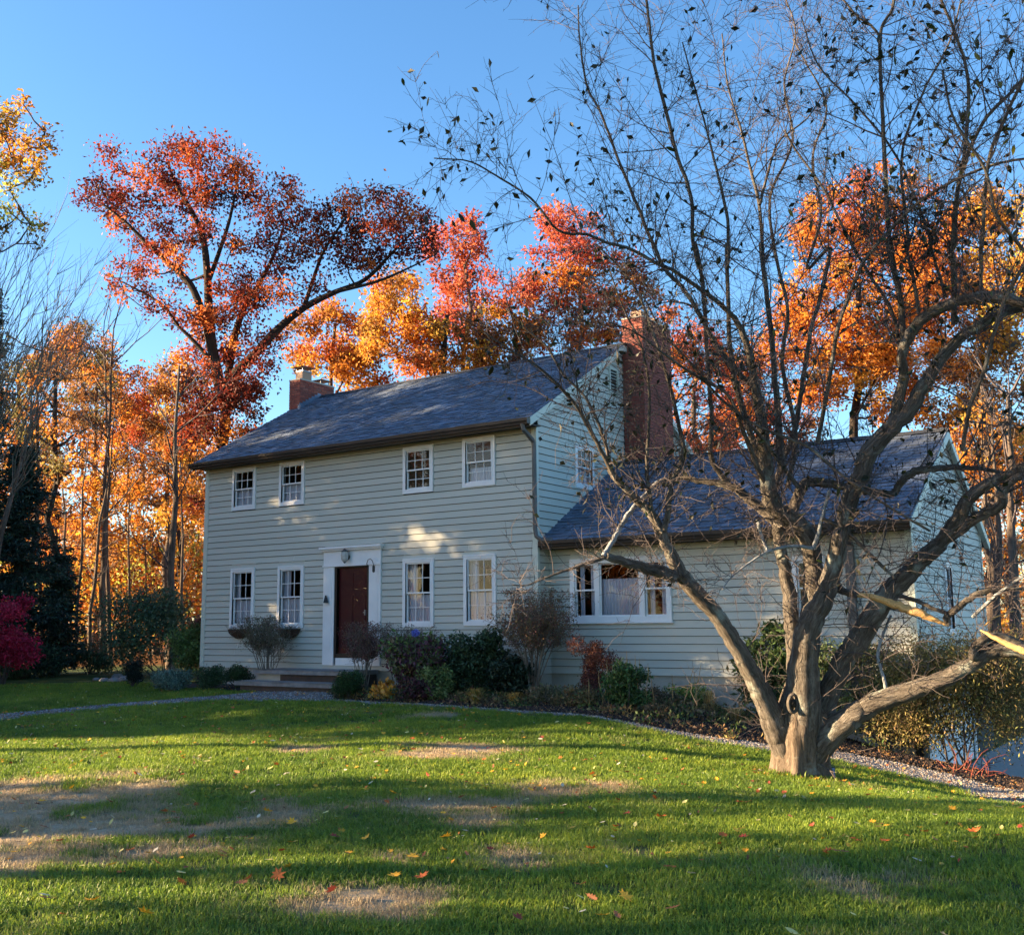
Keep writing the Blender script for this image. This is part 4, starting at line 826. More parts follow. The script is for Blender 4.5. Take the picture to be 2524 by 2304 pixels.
# ------------------------------------------------------------------ apple tree in front
rng = np.random.default_rng(5)
TB = gnd(1972, 1912); T0 = zdep(TB)
apple = empty('apple_tree', TB, 'old many stemmed apple tree with bare tangled branches and a split broken bough', 'tree')
TILE = {'T1': (1000, 0, 1.435), 'T2': (1724, 0, 1.435), 'T3': (1300, 600, 1.497), 'T4': (1824, 600, 1.497), 'T5': (1400, 1150, 1.913), 'T6': (1924, 1150, 1.913), 'S': (0, 0, 1), 'K': (1750, 1550, 3.36)}
LIMBS = []
def limb(spec, w0, w1, d0, d1, mat=None, name='limb', spawn=1.0, sides=12, lump=.028, label=None, wm=None, cap=True):
    pts = []; 
    for tl, L in spec:
        ox, oy, s = TILE[tl]; pts += [(ox+x/s, oy+y/s) for x, y in L]
    pts = np.array(pts); L = np.concatenate([[0], np.cumsum(np.hypot(*np.diff(pts, axis=0).T))]); L /= L[-1]
    dd = T0+d0+(d1-d0)*L; W = np.interp(L, [0, 1], [w0, w1]) if wm is None else np.interp(L, np.linspace(0, 1, len(wm)), wm)
    W = W*np.interp(W, [7, 13], [.78, 1.0])
    P = np.array([np.append(dep(x, y, t), wd*t/FPX) for (x, y), t, wd in zip(pts, dd, W)]); P = catmull(P, 6)
    n = len(P); r = P[:, 3]; pp = P[:, :3]; wig = np.minimum(r*.5, .03); pp[1:-1] += rng.normal(0, 1, (n-2, 3))*wig[1:-1, None]*.22
    b = MB(); b.tube(pp, r, sides, lump=lump, seed=len(LIMBS), cap=cap); o = b.build(name, mat or M_bark, apple, True)
    if label: o['label'] = label
    if spawn: LIMBS.append((pp, r, spawn))
    return pp
def trunkmesh():
    px = np.array([(1973, 1960, 78), (1972, 1925, 70), (1973, 1890, 64), (1973, 1850, 64), (1972, 1812, 68), (1973, 1775, 66), (1976, 1735, 56), (1978, 1685, 42), (1978, 1640, 20)], float)
    P = np.array([np.append(dep(x, y, T0), w_*T0/FPX) for x, y, w_ in px]); P = catmull(P, 7); n = 56; th = np.arange(n)*2*math.pi/n; v = []; uv = []
    for k, p in enumerate(P):
        h = p[2]-TB[2]; fl = np.exp(-max(h, 0)*3.2); r = p[3]*(1+.05*np.sin(5*th+1)+.035*np.sin(9*th+2+h)+.028*np.sin(17*th+h*2)+fl*.22*np.maximum(0, np.sin(4*th+.6))**2+.02*np.sin(27*th+h*5+np.sin(h*9)))
        v.append(np.stack([p[0]+r*np.cos(th), p[1]+r*np.sin(th), np.full(n, p[2])], 1)); uv.append(np.stack([np.cos(th)*.3, np.sin(th)*.3, np.full(n, h)], 1))
    m = len(P); i = np.arange(m-1)[:, None]*n; j = np.arange(n)[None]; jn = (j+1) % n; q = np.stack([i+jn, i+j, i+n+j, i+n+jn], -1).reshape(-1, 4)[:, ::-1]
    return link('trunk', npmesh('trunk', np.vstack(v), [q], True, uvw=np.vstack(uv)), apple, M_barkT)
trunkmesh()
# knot
kc = dep(1955, 1733, T0-.33); th = np.linspace(0, 2*math.pi, 25); b = MB(); b.tube([kc+RT*.055*math.cos(t)+UP*.105*math.sin(t)-FW*.0 for t in th], .02, 8, lump=.12); ko = b.build('knot', M_bark, apple, True)
b = MB(); b.tube([kc+FW*.1, kc-FW*.005], [.07, .045], 10); b.build('knot_core', M_barkdk, ko, True)
# left limb and its divisions
limb([('S', [(1966, 1925), (1952, 1880), (1932, 1835), (1908, 1780), (1884, 1722), (1859, 1669), (1824, 1609), (1789, 1550), (1761, 1511), (1714, 1458), (1672, 1406), (1651, 1359)])], 34, 14, .05, -.5, wm=[20, 32, 34, 30, 26, 23, 21, 20, 20, 20, 19, 15], sides=20, spawn=.5)
limb([('T5', [(480, 400), (440, 320), (390, 220), (320, 150), (230, 60), (195, 10)])], 14, 9, -.5, -.7, spawn=1)
limb([('T5', [(500, 520), (440, 495), (360, 478), (270, 450), (180, 423)])], 17, 10, -.5, -.9, label='short cut off bough ending in a stub', spawn=.8)
limb([('T3', [(325, 868), (270, 760), (215, 660), (180, 600), (100, 510), (30, 450), (-60, 395), (-160, 330)])], 8, 2.5, -.7, -1.3)
limb([('T3', [(315, 850), (275, 700), (215, 570), (130, 480), (70, 380), (0, 320), (-80, 240)])], 6, 2, -.7, -.4)
limb([('T5', [(455, 300), (470, 220), (480, 120), (495, 60)]), ('T3', [(575, 780), (555, 650), (510, 470), (450, 290), (400, 170), (330, 80), (250, 0)])], 9, 2.5, -.6, -.8)
limb([('T5', [(445, 310), (400, 220), (385, 120), (370, 0)]), ('T3', [(450, 560), (420, 380), (350, 230), (300, 90)])], 7, 2, -.6, -1.0)
limb([('T5', [(165, 425), (205, 360), (260, 262), (312, 190), (370, 130), (430, 72), (500, 52)])], 8, 7, -.9, .2, mat=M_lich, spawn=.9, label='pale lichen covered branch')
limb([('T5', [(170, 430), (60, 465), (-40, 500), (-120, 530), (-200, 560), (-262, 556)])], 6, 1.5, -.9, -1.2)
# horizontal left limb and its tall shoots
limb([('T5', [(1010, 285), (940, 220), (850, 150), (780, 100), (700, 76), (620, 68), (550, 52), (480, 62)])], 17, 8, .0, .5, wm=[17, 14, 13, 12, 10, 9, 8, 8], spawn=1)
limb([('T3', [(742, 885), (690, 820), (675, 760), (680, 640), (665, 450), (655, 250), (640, 100), (618, 0)]), ('T1', [(1040, 950), (1015, 850), (1010, 700), (960, 550), (930, 430), (880, 230), (863, 100), (848, -30)])], 8, 3.5, .3, -.6, wm=[9, 7, 6.5, 6.5, 6, 6, 6, 5, 4])
# stems of the middle
limb([('S', [(1968, 1850), (1968, 1740)]), ('T6', [(80, 957), (60, 800), (45, 660), (20, 480)]), ('T5', [(1005, 400), (990, 290)])], 24, 14, -.15, -.1, wm=[30, 34, 30, 22, 19, 17, 15, 14], sides=16, spawn=.5)
limb([('S', [(1980, 1850), (1985, 1740)]), ('T6', [(115, 900), (130, 760), (200, 620), (250, 480), (290, 300), (320, 180), (380, 40)]), ('T4', [(470, 780), (540, 700), (620, 620), (680, 520), (740, 430), (800, 360), (900, 290), (980, 250), (1070, 230)])], 32, 13, -.1, -1.2, wm=[36, 38, 36, 33, 30, 24, 21, 21, 21, 22, 21, 19, 17, 14, 13, 13, 12], sides=20, spawn=.8)
limb([('T6', [(130, 880), (150, 620), (150, 420), (110, 300), (60, 250)]), ('T4', [(120, 960), (95, 830), (75, 640), (40, 440), (10, 330)]), ('T3', [(740, 250), (640, 170), (540, 100), (480, 75), (380, 20), (300, 0)]), ('T1', [(640, 830), (540, 815), (440, 700), (300, 610), (220, 570), (100, 560)])], 26, 2.5, 0, -1.4, wm=[28, 26, 24, 22, 20, 17, 13, 10, 8.5, 6.5, 5.5, 5, 4.5, 4, 3.2, 2.5, 1.8])
limb([('T3', [(885, 830), (850, 560), (780, 480), (700, 380), (640, 270), (570, 160), (520, 110)]), ('T1', [(890, 900), (820, 730), (750, 560), (690, 400), (640, 300), (615, 130), (610, 20)])], 10, 2, -.1, -.3, wm=[11, 9, 8, 7, 6, 5, 4, 3.5, 2])
limb([('T3', [(940, 850), (920, 600), (900, 330), (872, 100), (862, 0)]), ('T2', [(230, 1000), (212, 730), (180, 600), (150, 470), (100, 300), (80, 120)])], 11, 2, 0, .5, wm=[12, 9, 8, 7, 6, 5, 3, 2])
limb([('T2', [(213, 725), (240, 620), (262, 545), (290, 490), (380, 420), (440, 330)])], 5, 1.5, .3, .9)
limb([('T3', [(900, 900), (790, 600), (750, 400), (740, 200), (735, 0)]), ('T2', [(98, 950), (100, 780), (60, 600), (20, 440), (-20, 300), (-60, 150)])], 10, 2, -.2, -.8, wm=[10, 9, 7, 6, 5, 3, 2])
limb([('T3', [(960, 900), (990, 700), (940, 450), (960, 250), (920, 60)]), ('T2', [(250, 700), (330, 500), (300, 300), (340, 120), (300, -20)])], 8, 2, .2, 1.0)
limb([('T3', [(930, 950), (860, 850), (800, 700), (740, 560), (640, 500), (520, 420), (400, 330), (300, 290)])], 9, 2, -.3, -1.6)
limb([('T4', [(110, 990), (150, 820), (200, 700), (230, 520), (260, 330), (300, 180), (330, 20)]), ('T2', [(380, 950), (430, 760), (400, 560), (450, 380), (380, 230), (330, 140)])], 9, 2, .3, 1.2)
# big right stems
limb([('T4', [(560, 690), (600, 500), (600, 400), (640, 320), (700, 260), (800, 215), (940, 198), (1060, 225)])], 17, 13, -.7, -1.7, wm=[18, 13, 12, 14, 14, 14, 14, 13], sides=14)
limb([('T4', [(600, 430), (600, 300), (590, 200), (560, 60), (545, 0)]), ('T2', [(688, 960), (668, 800), (655, 560), (645, 350), (640, 120), (680, 40), (690, -20)])], 10, 4, -.9, -1.2, wm=[10, 9, 8, 7, 7, 6, 5, 5])
limb([('T2', [(641, 130), (600, 85), (560, 60), (500, -10)])], 4, 3, -1.15, -1.1)
limb([('T4', [(600, 420), (560, 250), (480, 120), (410, 0)]), ('T2', [(560, 900), (490, 770), (440, 670), (340, 530), (300, 460)])], 6, 3, -.8, .2)
limb([('T4', [(790, 300), (790, 100), (772, 0)]), ('T2', [(900, 860), (910, 700), (940, 520), (950, 280), (905, 120), (850, -10)])], 9, 4, -1.2, -1.5)
limb([('T4', [(890, 190), (890, 0)]), ('T2', [(1000, 860), (1020, 580), (1080, 420), (1160, 250)])], 6, 5, -1.5, -2.2)
limb([('T2', [(890, 930), (920, 640), (1000, 440), (1100, 330), (1180, 240)])], 7, 5, -1.3, -1.9)
limb([('T4', [(285, 735), (330, 500), (360, 320), (400, 200), (450, 80), (510, 0)]), ('T2', [(640, 850), (770, 720), (900, 640), (1050, 580), (1170, 560)])], 7, 4, -.6, -2.0)
limb([('T4', [(820, 765), (850, 600), (900, 470), (940, 320), (980, 200), (1060, 60)])], 7, 5, -1.6, -2.4)
limb([('T4', [(660, 260), (640, 130), (610, 0)]), ('T2', [(740, 850), (715, 560), (790, 330), (880, 160), (930, -10)])], 6, 2.5, -1.2, -.6)
limb([('T4', [(760, 200), (700, 0)]), ('T2', [(820, 850), (700, 560), (560, 380), (420, 230), (360, 60)])], 5, 2, -1.2, -.8)
limb([('T6', [(20, 290), (55, 225), (88, 115), (140, 75), (230, 80), (330, 100), (430, 118), (530, 126), (560, 80), (620, 28), (700, 10), (850, 5), (1000, 18), (1150, 60)])], 15, 6, .0, -.9, wm=[16, 14, 13, 12, 11, 10, 10, 11, 10, 9, 7, 6, 6], sides=12)
limb([('S', [(1990, 1910), (2006, 1850), (2024, 1785), (2047, 1699), (2073, 1639), (2111, 1580), (2160, 1505), (2190, 1462), (2232, 1422), (2270, 1380), (2320, 1338)])], 30, 19, .1, -.6, wm=[24, 34, 30, 26, 25, 27, 28, 26, 24, 22, 19], sides=20, spawn=.7)
limb([('T6', [(745, 370), (830, 260), (880, 160), (960, 90), (1040, 50), (1160, 0)])], 19, 12, -.6, -1.2, wm=[16, 19, 17, 14, 13, 12])
limb([('T6', [(760, 355), (880, 270), (960, 220), (1040, 180), (1065, 90), (1160, 30)])], 16, 10, -.6, -1.3)
limb([('S', [(1985, 1900), (2002, 1862), (2033, 1822), (2092, 1770), (2137, 1743), (2196, 1717), (2256, 1699), (2315, 1678), (2389, 1641), (2430, 1609), (2483, 1598), (2580, 1615)])], 30, 18, 0, -1.3, wm=[24, 36, 33, 28, 25, 23, 22, 20, 18, 20, 20, 18], sides=20, spawn=.5)
# broken bough: bare orange wood
limb([('T6', [(230, 500), (270, 568), (330, 600), (365, 606)])], 14, 8, -.25, -.4, spawn=0)
limb([('T6', [(360, 605), (420, 610), (540, 650), (650, 690), (740, 726), (785, 748)])], 8, 3, -.4, -.75, mat=M_raw, name='broken_bough', spawn=0, wm=[7, 9, 11, 11.5, 11, 3], label='split bough stripped to bright orange wood')
limb([('T6', [(940, 769), (1000, 800), (1080, 840), (1160, 875)])], 3, 10, -1.7, -1.9, mat=M_raw, name='broken_bough', spawn=0, wm=[2, 8, 9, 10], label='second splinter of bright bare wood at the right edge')
limb([('T6', [(790, 745), (785, 710), (810, 685), (850, 655), (880, 630), (950, 592), (1050, 578), (1160, 575)])], 9, 6, -.8, -1.1, wm=[9, 10, 9, 9, 8, 7, 6])
limb([('T6', [(905, 710), (1000, 620), (1080, 560), (1160, 505)])], 6, 4, -.9, -1.2, mat=M_lich)
limb([('T6', [(560, 610), (640, 630), (720, 668), (785, 690)])], 7, 6, -.5, -.8, spawn=.4)
limb([('T6', [(960, 750), (1010, 710), (1100, 680)])], 3, 2, -.9, -1.0, mat=M_raw, spawn=.4)
limb([('T6', [(950, 880), (905, 890), (930, 830), (1000, 800), (1080, 810), (1160, 860)])], 12, 9, -1.0, -1.2, spawn=.4)
limb([('T6', [(505, 1075), (475, 960), (458, 890), (480, 800), (520, 700)])], 6, 4, -.5, -.3, mat=M_lich, label='pale lichen covered branch', spawn=.6)
limb([('T6', [(155, 390), (185, 290), (212, 180), (232, 110)])], 7, 5, -.5, -.6, mat=M_lich, spawn=.3)
limb([('T6', [(150, 385), (60, 375), (-60, 400), (-170, 470), (-240, 530), (-275, 580)])], 6, 2, -.5, -.9, mat=M_lich, spawn=1)
limb([('T5', [(895, 250), (905, 300), (930, 370), (945, 410)])], 6, 5, -.3, -.4, mat=M_lich, spawn=.3)
limb([('T4', [(0, 640), (100, 690), (250, 750), (370, 850), (470, 920), (580, 990), (700, 1060)])], 5, 4, -.9, -.9)
limb([('T6', [(200, 245), (290, 290), (380, 370), (480, 470), (540, 525)])], 7, 5, -.6, -.7)
limb([('T3', [(1000, 900), (840, 690), (700, 560), (600, 440), (500, 330), (430, 200)])], 7, 2, -.4, -1.3)
limb([('T2', [(1160, 900), (1050, 760), (1010, 600), (900, 420), (860, 250)])], 6, 3, -2.2, -2.5)
# shoots and twigs grown from every limb
tw = MB(); LEAFP = []
def vspur(P, r0, n):
    for _ in range(n):
        i_ = rng.integers(1, len(P)-1); d = P[i_+1]-P[i_-1]; d /= np.linalg.norm(d)+1e-9; s_ = wander(P[i_], d*.5+perp(d)+[0, 0, .15], rng.uniform(.035, .16), 2, .3, 0); tw.tube(s_, [r0, r0*.8, r0*.5], 3, cap=False)
for pp, r, sp_ in LIMBS:
    L = np.linalg.norm(np.diff(pp, axis=0), axis=1).sum(); ns = int(L*7.6*sp_)+3
    for _ in range(ns):
        k = rng.integers(1, len(pp)-1); d = pp[k+1]-pp[k-1]; d /= np.linalg.norm(d)+1e-9; z = pp[k][2]; big = r[k] > .03
        up = rng.uniform(.25, 1.2) if rng.uniform() < .62 else rng.uniform(-.5, .3)
        q0 = perp(d)+d*rng.uniform(0, .8)+[0, 0, up]; ln = rng.uniform(.3, 1.5)*(1.15 if z > 2 else .75); m = 7
        s_ = wander(pp[k], q0, ln, m, .13, .035 if up > .2 else -.02); rs_ = min(r[k]*.4, .0035+.0042*ln); tw.tube(s_, np.linspace(rs_, .0016, m+1), 4, cap=False)
        if z > 1.9 or rng.uniform() < .03: LEAFP += [(s_[j]+rng.normal(0, .02, 3)) for j in range(2, m+1) if rng.uniform() < .34]
        for _ in range(int(4+ln*6)):
            i_ = rng.integers(1, m); dd = s_[i_+1]-s_[i_]; dd /= np.linalg.norm(dd); l2 = rng.uniform(.1, .5); t_ = wander(s_[i_], dd*.7+perp(dd)*.8+[0, 0, .12], l2, 4, .2, .02); tw.tube(t_, [.0032, .0028, .0024, .002, .0014], 3, cap=False); vspur(t_, .0018, 2)
            if (z > 2.0) and rng.uniform() < .28: LEAFP.append(t_[-1])
        vspur(s_, .0025, 4)
o = tw.build('twigs', M_twig, apple); o['kind'] = 'stuff'
# leaves still hanging
def leafmesh(k):
    r_ = random.Random(k); n = 5; w_ = r_.uniform(.38, .5); v = []; 
    for i_ in range(n+1):
        t = i_/n; wd = w_*math.sin(math.pi*min(1, t*.93+.03))**.8*.5*(1.15-t*.4); z = -.12*math.sin(t*2.6)-.15*t*t*(k % 3)
        v += [(-wd, t, z+wd*.45), (0, t, z), (wd, t, z+wd*.45)]
    q = [(3*i_+a, 3*i_+a+1, 3*i_+a+4, 3*i_+a+3) for i_ in range(n) for a in (0, 1)]
    c = hexc(('2c3a1c', '232c1a', '3a3a1c', '1f2a20', '5a5a20', '30301c')[k]); me = npmesh('leaf', v, [q], True, np.tile(c, (len(v), 1))); me.materials.append(M_dleaf); return me
lm = [leafmesh(k) for k in range(6)]
LP = np.array(LEAFP); dist = np.array([zdep(p) for p in LP]); LP = LP[np.argsort(dist)][:2600]; st = Leaves()
for k, p in enumerate(LP):
    s_ = rng.uniform(.065, .12)
    if k < 300:
        o = bpy.data.objects.new('leaf', lm[rng.integers(6)]); COL.objects.link(o); o.parent = apple; o.matrix_parent_inverse = Matrix.Translation(tuple(-v for v in apple.location)); o.location = p; o.rotation_euler = (rng.uniform(-2.6, .3), rng.uniform(-.6, .6), rng.uniform(0, 6.28)); o.scale = (s_, s_, s_)
    else: st.add(p[None], s_, jit((.02, .026, .012), 1), bias=np.array([0, 0, -.5]), asp=.5)
st.build('leaves', M_dleaf, apple, 'stuff')
# ------------------------------------------------------------------ shrubs and plants
rng = np.random.default_rng(21)
def shrub(name, label, x, y, wpx, hpx, pal, ls, n, cat='shrub', dy=0., group=None, mat=None, stems=10, lumps=14, topcol=None, rz=None, asp=.5, edge=.3, bias=None, deep=1.0, stemmat=None, at=None):
    """x, y = view px of the foot; wpx, hpx = width and height on the picture"""
    B = foot(x, y, dy) if at is None else V(x, y, at); B[2] = H(B[0], B[1]); t = zdep(B); k = 1.252*t/FPX; R = wpx*k/2; Hh = hpx*k if at is None else V(x, y-hpx, at)[2]-B[2]
    root = empty(name, B, label, cat, group); lv = Leaves(); mb = MB()
    for j_ in range(lumps):
        a = rng.uniform(0, 6.28); q = rng.uniform(0, .72) ** .6; zc = rng.uniform(.22, .8); c = B+np.array([math.cos(a)*R*q*(1.05-.35*abs(zc-.45)), math.sin(a)*R*q*deep, Hh*zc]); rr = min(R, Hh)*rng.uniform(.3, .46)
        rr = min(rr, Hh*1.02-(c[2]-B[2])+rr*.15) if c[2]-B[2]+rr > Hh*1.04 else rr
        m = n//lumps; P = ball(m, c, rr, .85, edge); P += rng.normal(0, ls*.5, (m, 3)); P[:, 2] = np.maximum(P[:, 2], H(P[:, 0], P[:, 1])+.02); col = np.array(pal)[rng.integers(0, len(pal), m)]*.6+np.array(pal[rng.integers(len(pal))])*.4
        if topcol is not None: f = ss(((P[:, 2]-B[2])/Hh-topcol[0])/.2)[:, None]*(rng.uniform(0, 1, (m, 1)) < topcol[2]); col = col*(1-f)+np.array(topcol[1])*f
        lv.add(P, ls*rng.uniform(.6, 1.2, m), np.clip(col*(1+rng.normal(0, .25, (m, 1))), .003, .9), asp=asp, bias=bias)
        if j_ < stems: mb.tube(catmull([B+rng.normal(0, R*.08, 3)*[1, 1, 0]-[0, 0, .05], B*.5+c*.5+rng.normal(0, .05, 3), c], 3), np.linspace(.018, .005, 7), 4)
    lv.build('foliage', mat or M_shrub, root)
    if mb.n: mb.build('stems', stemmat or M_twig, root)
    return root
def vase(name, label, x, y, wpx, hpx, pal, ls, nst=16, leafn=2500, dy=0., mat=None, flat=.55, group=None, leafband=.55, stemr=.012, spread0=.05, cat='shrub', twd=12):
    B = foot(x, y, dy); t = zdep(B); k = 1.252*t/FPX; R = wpx*k/2; Hh = hpx*k
    root = empty(name, B, label, cat, group); mb = MB(); tips = []
    for _ in range(nst):
        a = rng.uniform(0, 6.28); q = rng.uniform(.1, 1)**.7*R; e = B+np.array([math.cos(a)*q, math.sin(a)*q*.8, Hh*rng.uniform(.72, 1.0)]); s0 = B+rng.normal(0, spread0, 3)*[1, 1, 0]-[0, 0, .05]
        P = catmull([s0, s0*.55+e*.45+np.array([0, 0, Hh*.08])+rng.normal(0, .04, 3), s0*.25+e*.75+rng.normal(0, .05, 3), e], 3); mb.tube(P, np.linspace(stemr, .003, len(P)), 4)
        for _ in range(twd):
            i_ = rng.integers(3, len(P)-1); d = P[i_+1]-P[i_]; d /= np.linalg.norm(d); s_ = wander(P[i_], d+perp(d)*.7, Hh*rng.uniform(.15, .38), 4, .18, .05); s_[:, 2] = np.minimum(s_[:, 2], B[2]+Hh*1.03); mb.tube(s_, np.linspace(.005, .0018, 5), 3); tips.append(s_)
            for _ in range(3): i2 = rng.integers(1, 4); d2 = s_[i2+1]-s_[i2]; u_ = wander(s_[i2], d2/np.linalg.norm(d2)+perp(d2)*.9, Hh*rng.uniform(.06, .16), 2, .2, .05); u_[:, 2] = np.minimum(u_[:, 2], B[2]+Hh*1.05); mb.tube(u_, [.003, .002, .0012], 3); tips.append(u_)
    leafn = int(leafn*1.9); mb.build('stems', mat or M_twiggrey, root); T = np.vstack(tips); T = T[T[:, 2] > B[2]+Hh*leafband]; P = T[rng.integers(0, len(T), leafn)]+rng.normal(0, ls*.8, (leafn, 3)); pa = np.array(pal); lv = Leaves()
    lv.add(P, ls*rng.uniform(.5, 1.2, leafn), np.clip(pa[rng.integers(0, len(pa), leafn)]*(1+rng.normal(0, .25, (leafn, 1))), .003, .9), asp=.55); lv.build('foliage', M_shrub, root); return root
DG = [(.03, .065, .03), (.045, .09, .045), (.05, .085, .035)]; MG = [(.05, .10, .03), (.07, .13, .035), (.04, .08, .03)]; LG = [(.14, .22, .05), (.1, .17, .045), (.2, .25, .06)]; BG = [(.12, .2, .16), (.09, .15, .12)]
shrub('burning_bush', 'bright crimson bush at the left border', 5, 1310, 125, 170, [(.42, .015, .06), (.3, .01, .04), (.5, .03, .08)], .1, 8000, at=27, lumps=30, edge=.8, deep=1.2)
shrub('yew_shrub', 'low dark evergreen mass below the crimson bush', 40, 1335, 210, 75, DG, .08, 6500, mat=M_ever, deep=.5)
shrub('yew_shrub', 'low dark evergreen shrub beside the big rhododendron', 150, 1330, 90, 65, DG, .08, 3000, mat=M_ever, dy=1.0)
shrub('rhododendron_shrub', 'big round dark rhododendron left of the house', 285, 1335, 270, 178, [(.045, .09, .045), (.06, .12, .06), (.08, .13, .07)], .12, 14000, mat=M_ever, dy=1.2, lumps=26, bias=np.array([0, 0, -.5]), asp=.38, deep=.8)
shrub('boxwood_shrub', 'small very dark shrub at the foot of the rhododendron', 262, 1352, 58, 62, [(.012, .022, .018), (.018, .03, .022)], .05, 3500, mat=M_ever)
shrub('hydrangea_shrub', 'green leafy shrub with crimson top at the left house corner', 378, 1345, 125, 140, [(.1, .17, .045), (.15, .23, .06), (.08, .12, .04)], .11, 6500, dy=.8, topcol=(.72, (.26, .03, .05), .7), asp=.45, bias=np.array([0, 0, -.3]), lumps=18)
shrub('juniper_shrub', 'low blue green spreading shrub on the grass left of the house', 340, 1360, 120, 42, BG, .05, 6000, mat=M_ever, deep=.6)
shrub('boxwood_shrub', 'round dark green boxwood under the far left window', 420, 1358, 68, 48, DG+[(.04, .08, .03)], .045, 5000, mat=M_ever)
shrub('boxwood_shrub', 'lighter dark green boxwood touching the wall at left', 466, 1350, 58, 50, [(.03, .06, .02), (.045, .09, .03)], .045, 4500, mat=M_ever, dy=.3)
vase('twiggy_shrub', 'twiggy vase shaped bush below the two left windows', 528, 1345, 140, 136, [(.10, .11, .05), (.14, .13, .07), (.13, .07, .05)], .035, 22, 3800, dy=.1, leafband=.6)
shrub('ground_plant', 'small yellow green plants at the left end of the steps', 556, 1356, 60, 22, [(.2, .22, .04), (.1, .14, .03), (.3, .22, .06)], .05, 1500, cat='plant', stems=0)
vase('twiggy_shrub', 'reddish clipped bush in front of the door', 715, 1345, 95, 130, [(.15, .06, .06), (.2, .1, .09), (.12, .08, .05)], .04, 15, 3400, dy=.1, leafband=.5)
vase('twiggy_shrub', 'grey brown clipped bush right of the door', 790, 1345, 105, 128, [(.14, .09, .08), (.18, .14, .11), (.1, .09, .06)], .038, 16, 3000, dy=.15, leafband=.55)
shrub('boxwood_shrub', 'round dark green boxwood in front of the steps', 688, 1378, 96, 55, [(.015, .04, .014), (.025, .06, .018), (.04, .085, .02)], .04, 9000, mat=M_ever)
shrub('hosta_plant', 'yellow autumn hosta beside the round boxwood', 754, 1378, 46, 40, [(.7, .36, .05), (.8, .45, .08), (.6, .25, .05)], .12, 260, cat='plant', stems=0, asp=.7, bias=np.array([0, 0, -.2]))
shrub('hydrangea_shrub', 'green and purple hydrangea with wine coloured flower heads', 815, 1378, 130, 140, [(.09, .15, .04), (.14, .05, .075), (.16, .25, .06), (.12, .045, .07)], .1, 7500, lumps=20, dy=.5)
shrub('hydrangea_shrub', 'wine red low hydrangea in front at the bed edge', 812, 1383, 70, 50, [(.12, .03, .05), (.07, .025, .03), (.05, .07, .03)], .08, 2400)
shrub('rhododendron_shrub', 'dark green glossy shrub below the right ground floor window', 925, 1376, 145, 148, [(.03, .055, .03), (.045, .085, .04), (.06, .1, .05)], .09, 10500, mat=M_ever, dy=.7, lumps=20)
shrub('rhododendron_shrub', 'low dark shrub between the glossy shrub and the house corner', 1005, 1365, 100, 95, [(.015, .028, .016), (.022, .042, .022)], .09, 4500, mat=M_ever, dy=1.0)
shrub('leafy_plant', 'pale green leafy plant at the foot of the glossy shrub', 860, 1380, 60, 70, [(.14, .2, .06), (.2, .22, .08), (.09, .14, .04)], .08, 1300, cat='plant')
bl = VG(818, 1380)+np.array([FTx, FTy, 0])*.35; bl = V(818, 1246, zdep(bl)-.3); hr = empty('hydrangea_bloom', bl, 'single blue hydrangea bloom above the purple hydrangea', 'flower'); lv = Leaves(); lv.add(ball(260, bl, .075, .85, .2), .03, jit((.16, .2, .62), 260, .2), asp=.9); lv.build('petals', M_shrub, hr); MB().tube([bl-[0, 0, .4], bl-[0, 0, .05]], .006, 4).build('stem', M_twig, hr)
shrub('lily_plant', 'yellow green upright sprig right of the third window', 870, 1340, 34, 130, [(.2, .26, .05), (.35, .3, .06)], .11, 220, cat='plant', dy=1.0, lumps=6, asp=.3)
vase('twiggy_shrub', 'large clipped twiggy bush at the corner between house and wing', 1050, 1352, 165, 205, [(.22, .12, .08), (.16, .15, .07), (.2, .07, .07), (.3, .16, .07), (.15, .12, .09)], .042, 26, 6800, dy=.4, leafband=.5, stemr=.016)
shrub('barberry_shrub', 'round maroon and rust bush under the wide window', 1172, 1352, 100, 140, [(.16, .04, .035), (.22, .08, .04), (.1, .06, .03), (.09, .03, .035)], .045, 7500, dy=.6, lumps=16)
def grassclump(label, x, y, wpx, hpx, pal, n=220, dy=0, name='grass_clump', arch=.9, thick=.006):
    B = VG(x, y); B = B+np.array([FTx, FTy, 0])*dy; B[2] = H(B[0], B[1]); t = zdep(B); k = 1.252*t/FPX; R = wpx*k/2; Hh = hpx*k; root = empty(name, B, label, 'grass'); v = []; f = []; c = []
    for j_ in range(n):
        a = rng.uniform(0, 6.28); q = R*rng.uniform(.2, 1); h = Hh*rng.uniform(.5, 1.05); tt = np.linspace(0, 1, 6)[:, None]; d = np.array([math.cos(a), math.sin(a), 0]); s0 = B+rng.normal(0, R*.1, 3)*[1, 1, 0]
        P = s0+d*q*tt**1.4+np.array([0, 0, 1])*h*(np.sin(tt*math.pi*(.5+arch*.22)))/math.sin(math.pi*.5); sd = np.array([-d[1], d[0], 0])*thick*rng.uniform(.6, 1.4)*(1-tt*.9)
        o0 = len(v)*1; base = sum(len(x_) for x_ in v); v.append(np.vstack([P-sd, P+sd])); f += [(base+i_, base+6+i_, base+7+i_, base+1+i_) for i_ in range(5)]; c.append(np.tile(np.array(pal[rng.integers(len(pal))])*rng.uniform(.7, 1.2), (12, 1)))
    link('blades', npmesh('blades', np.vstack(v), [f], False, np.clip(np.vstack(c), 0, .9)), root, M_shrub); return root
ST = [(.5, .33, .12), (.6, .42, .18), (.38, .22, .07)]; OG = [(.6, .3, .06), (.45, .2, .06), (.2, .2, .05), (.5, .4, .1)]
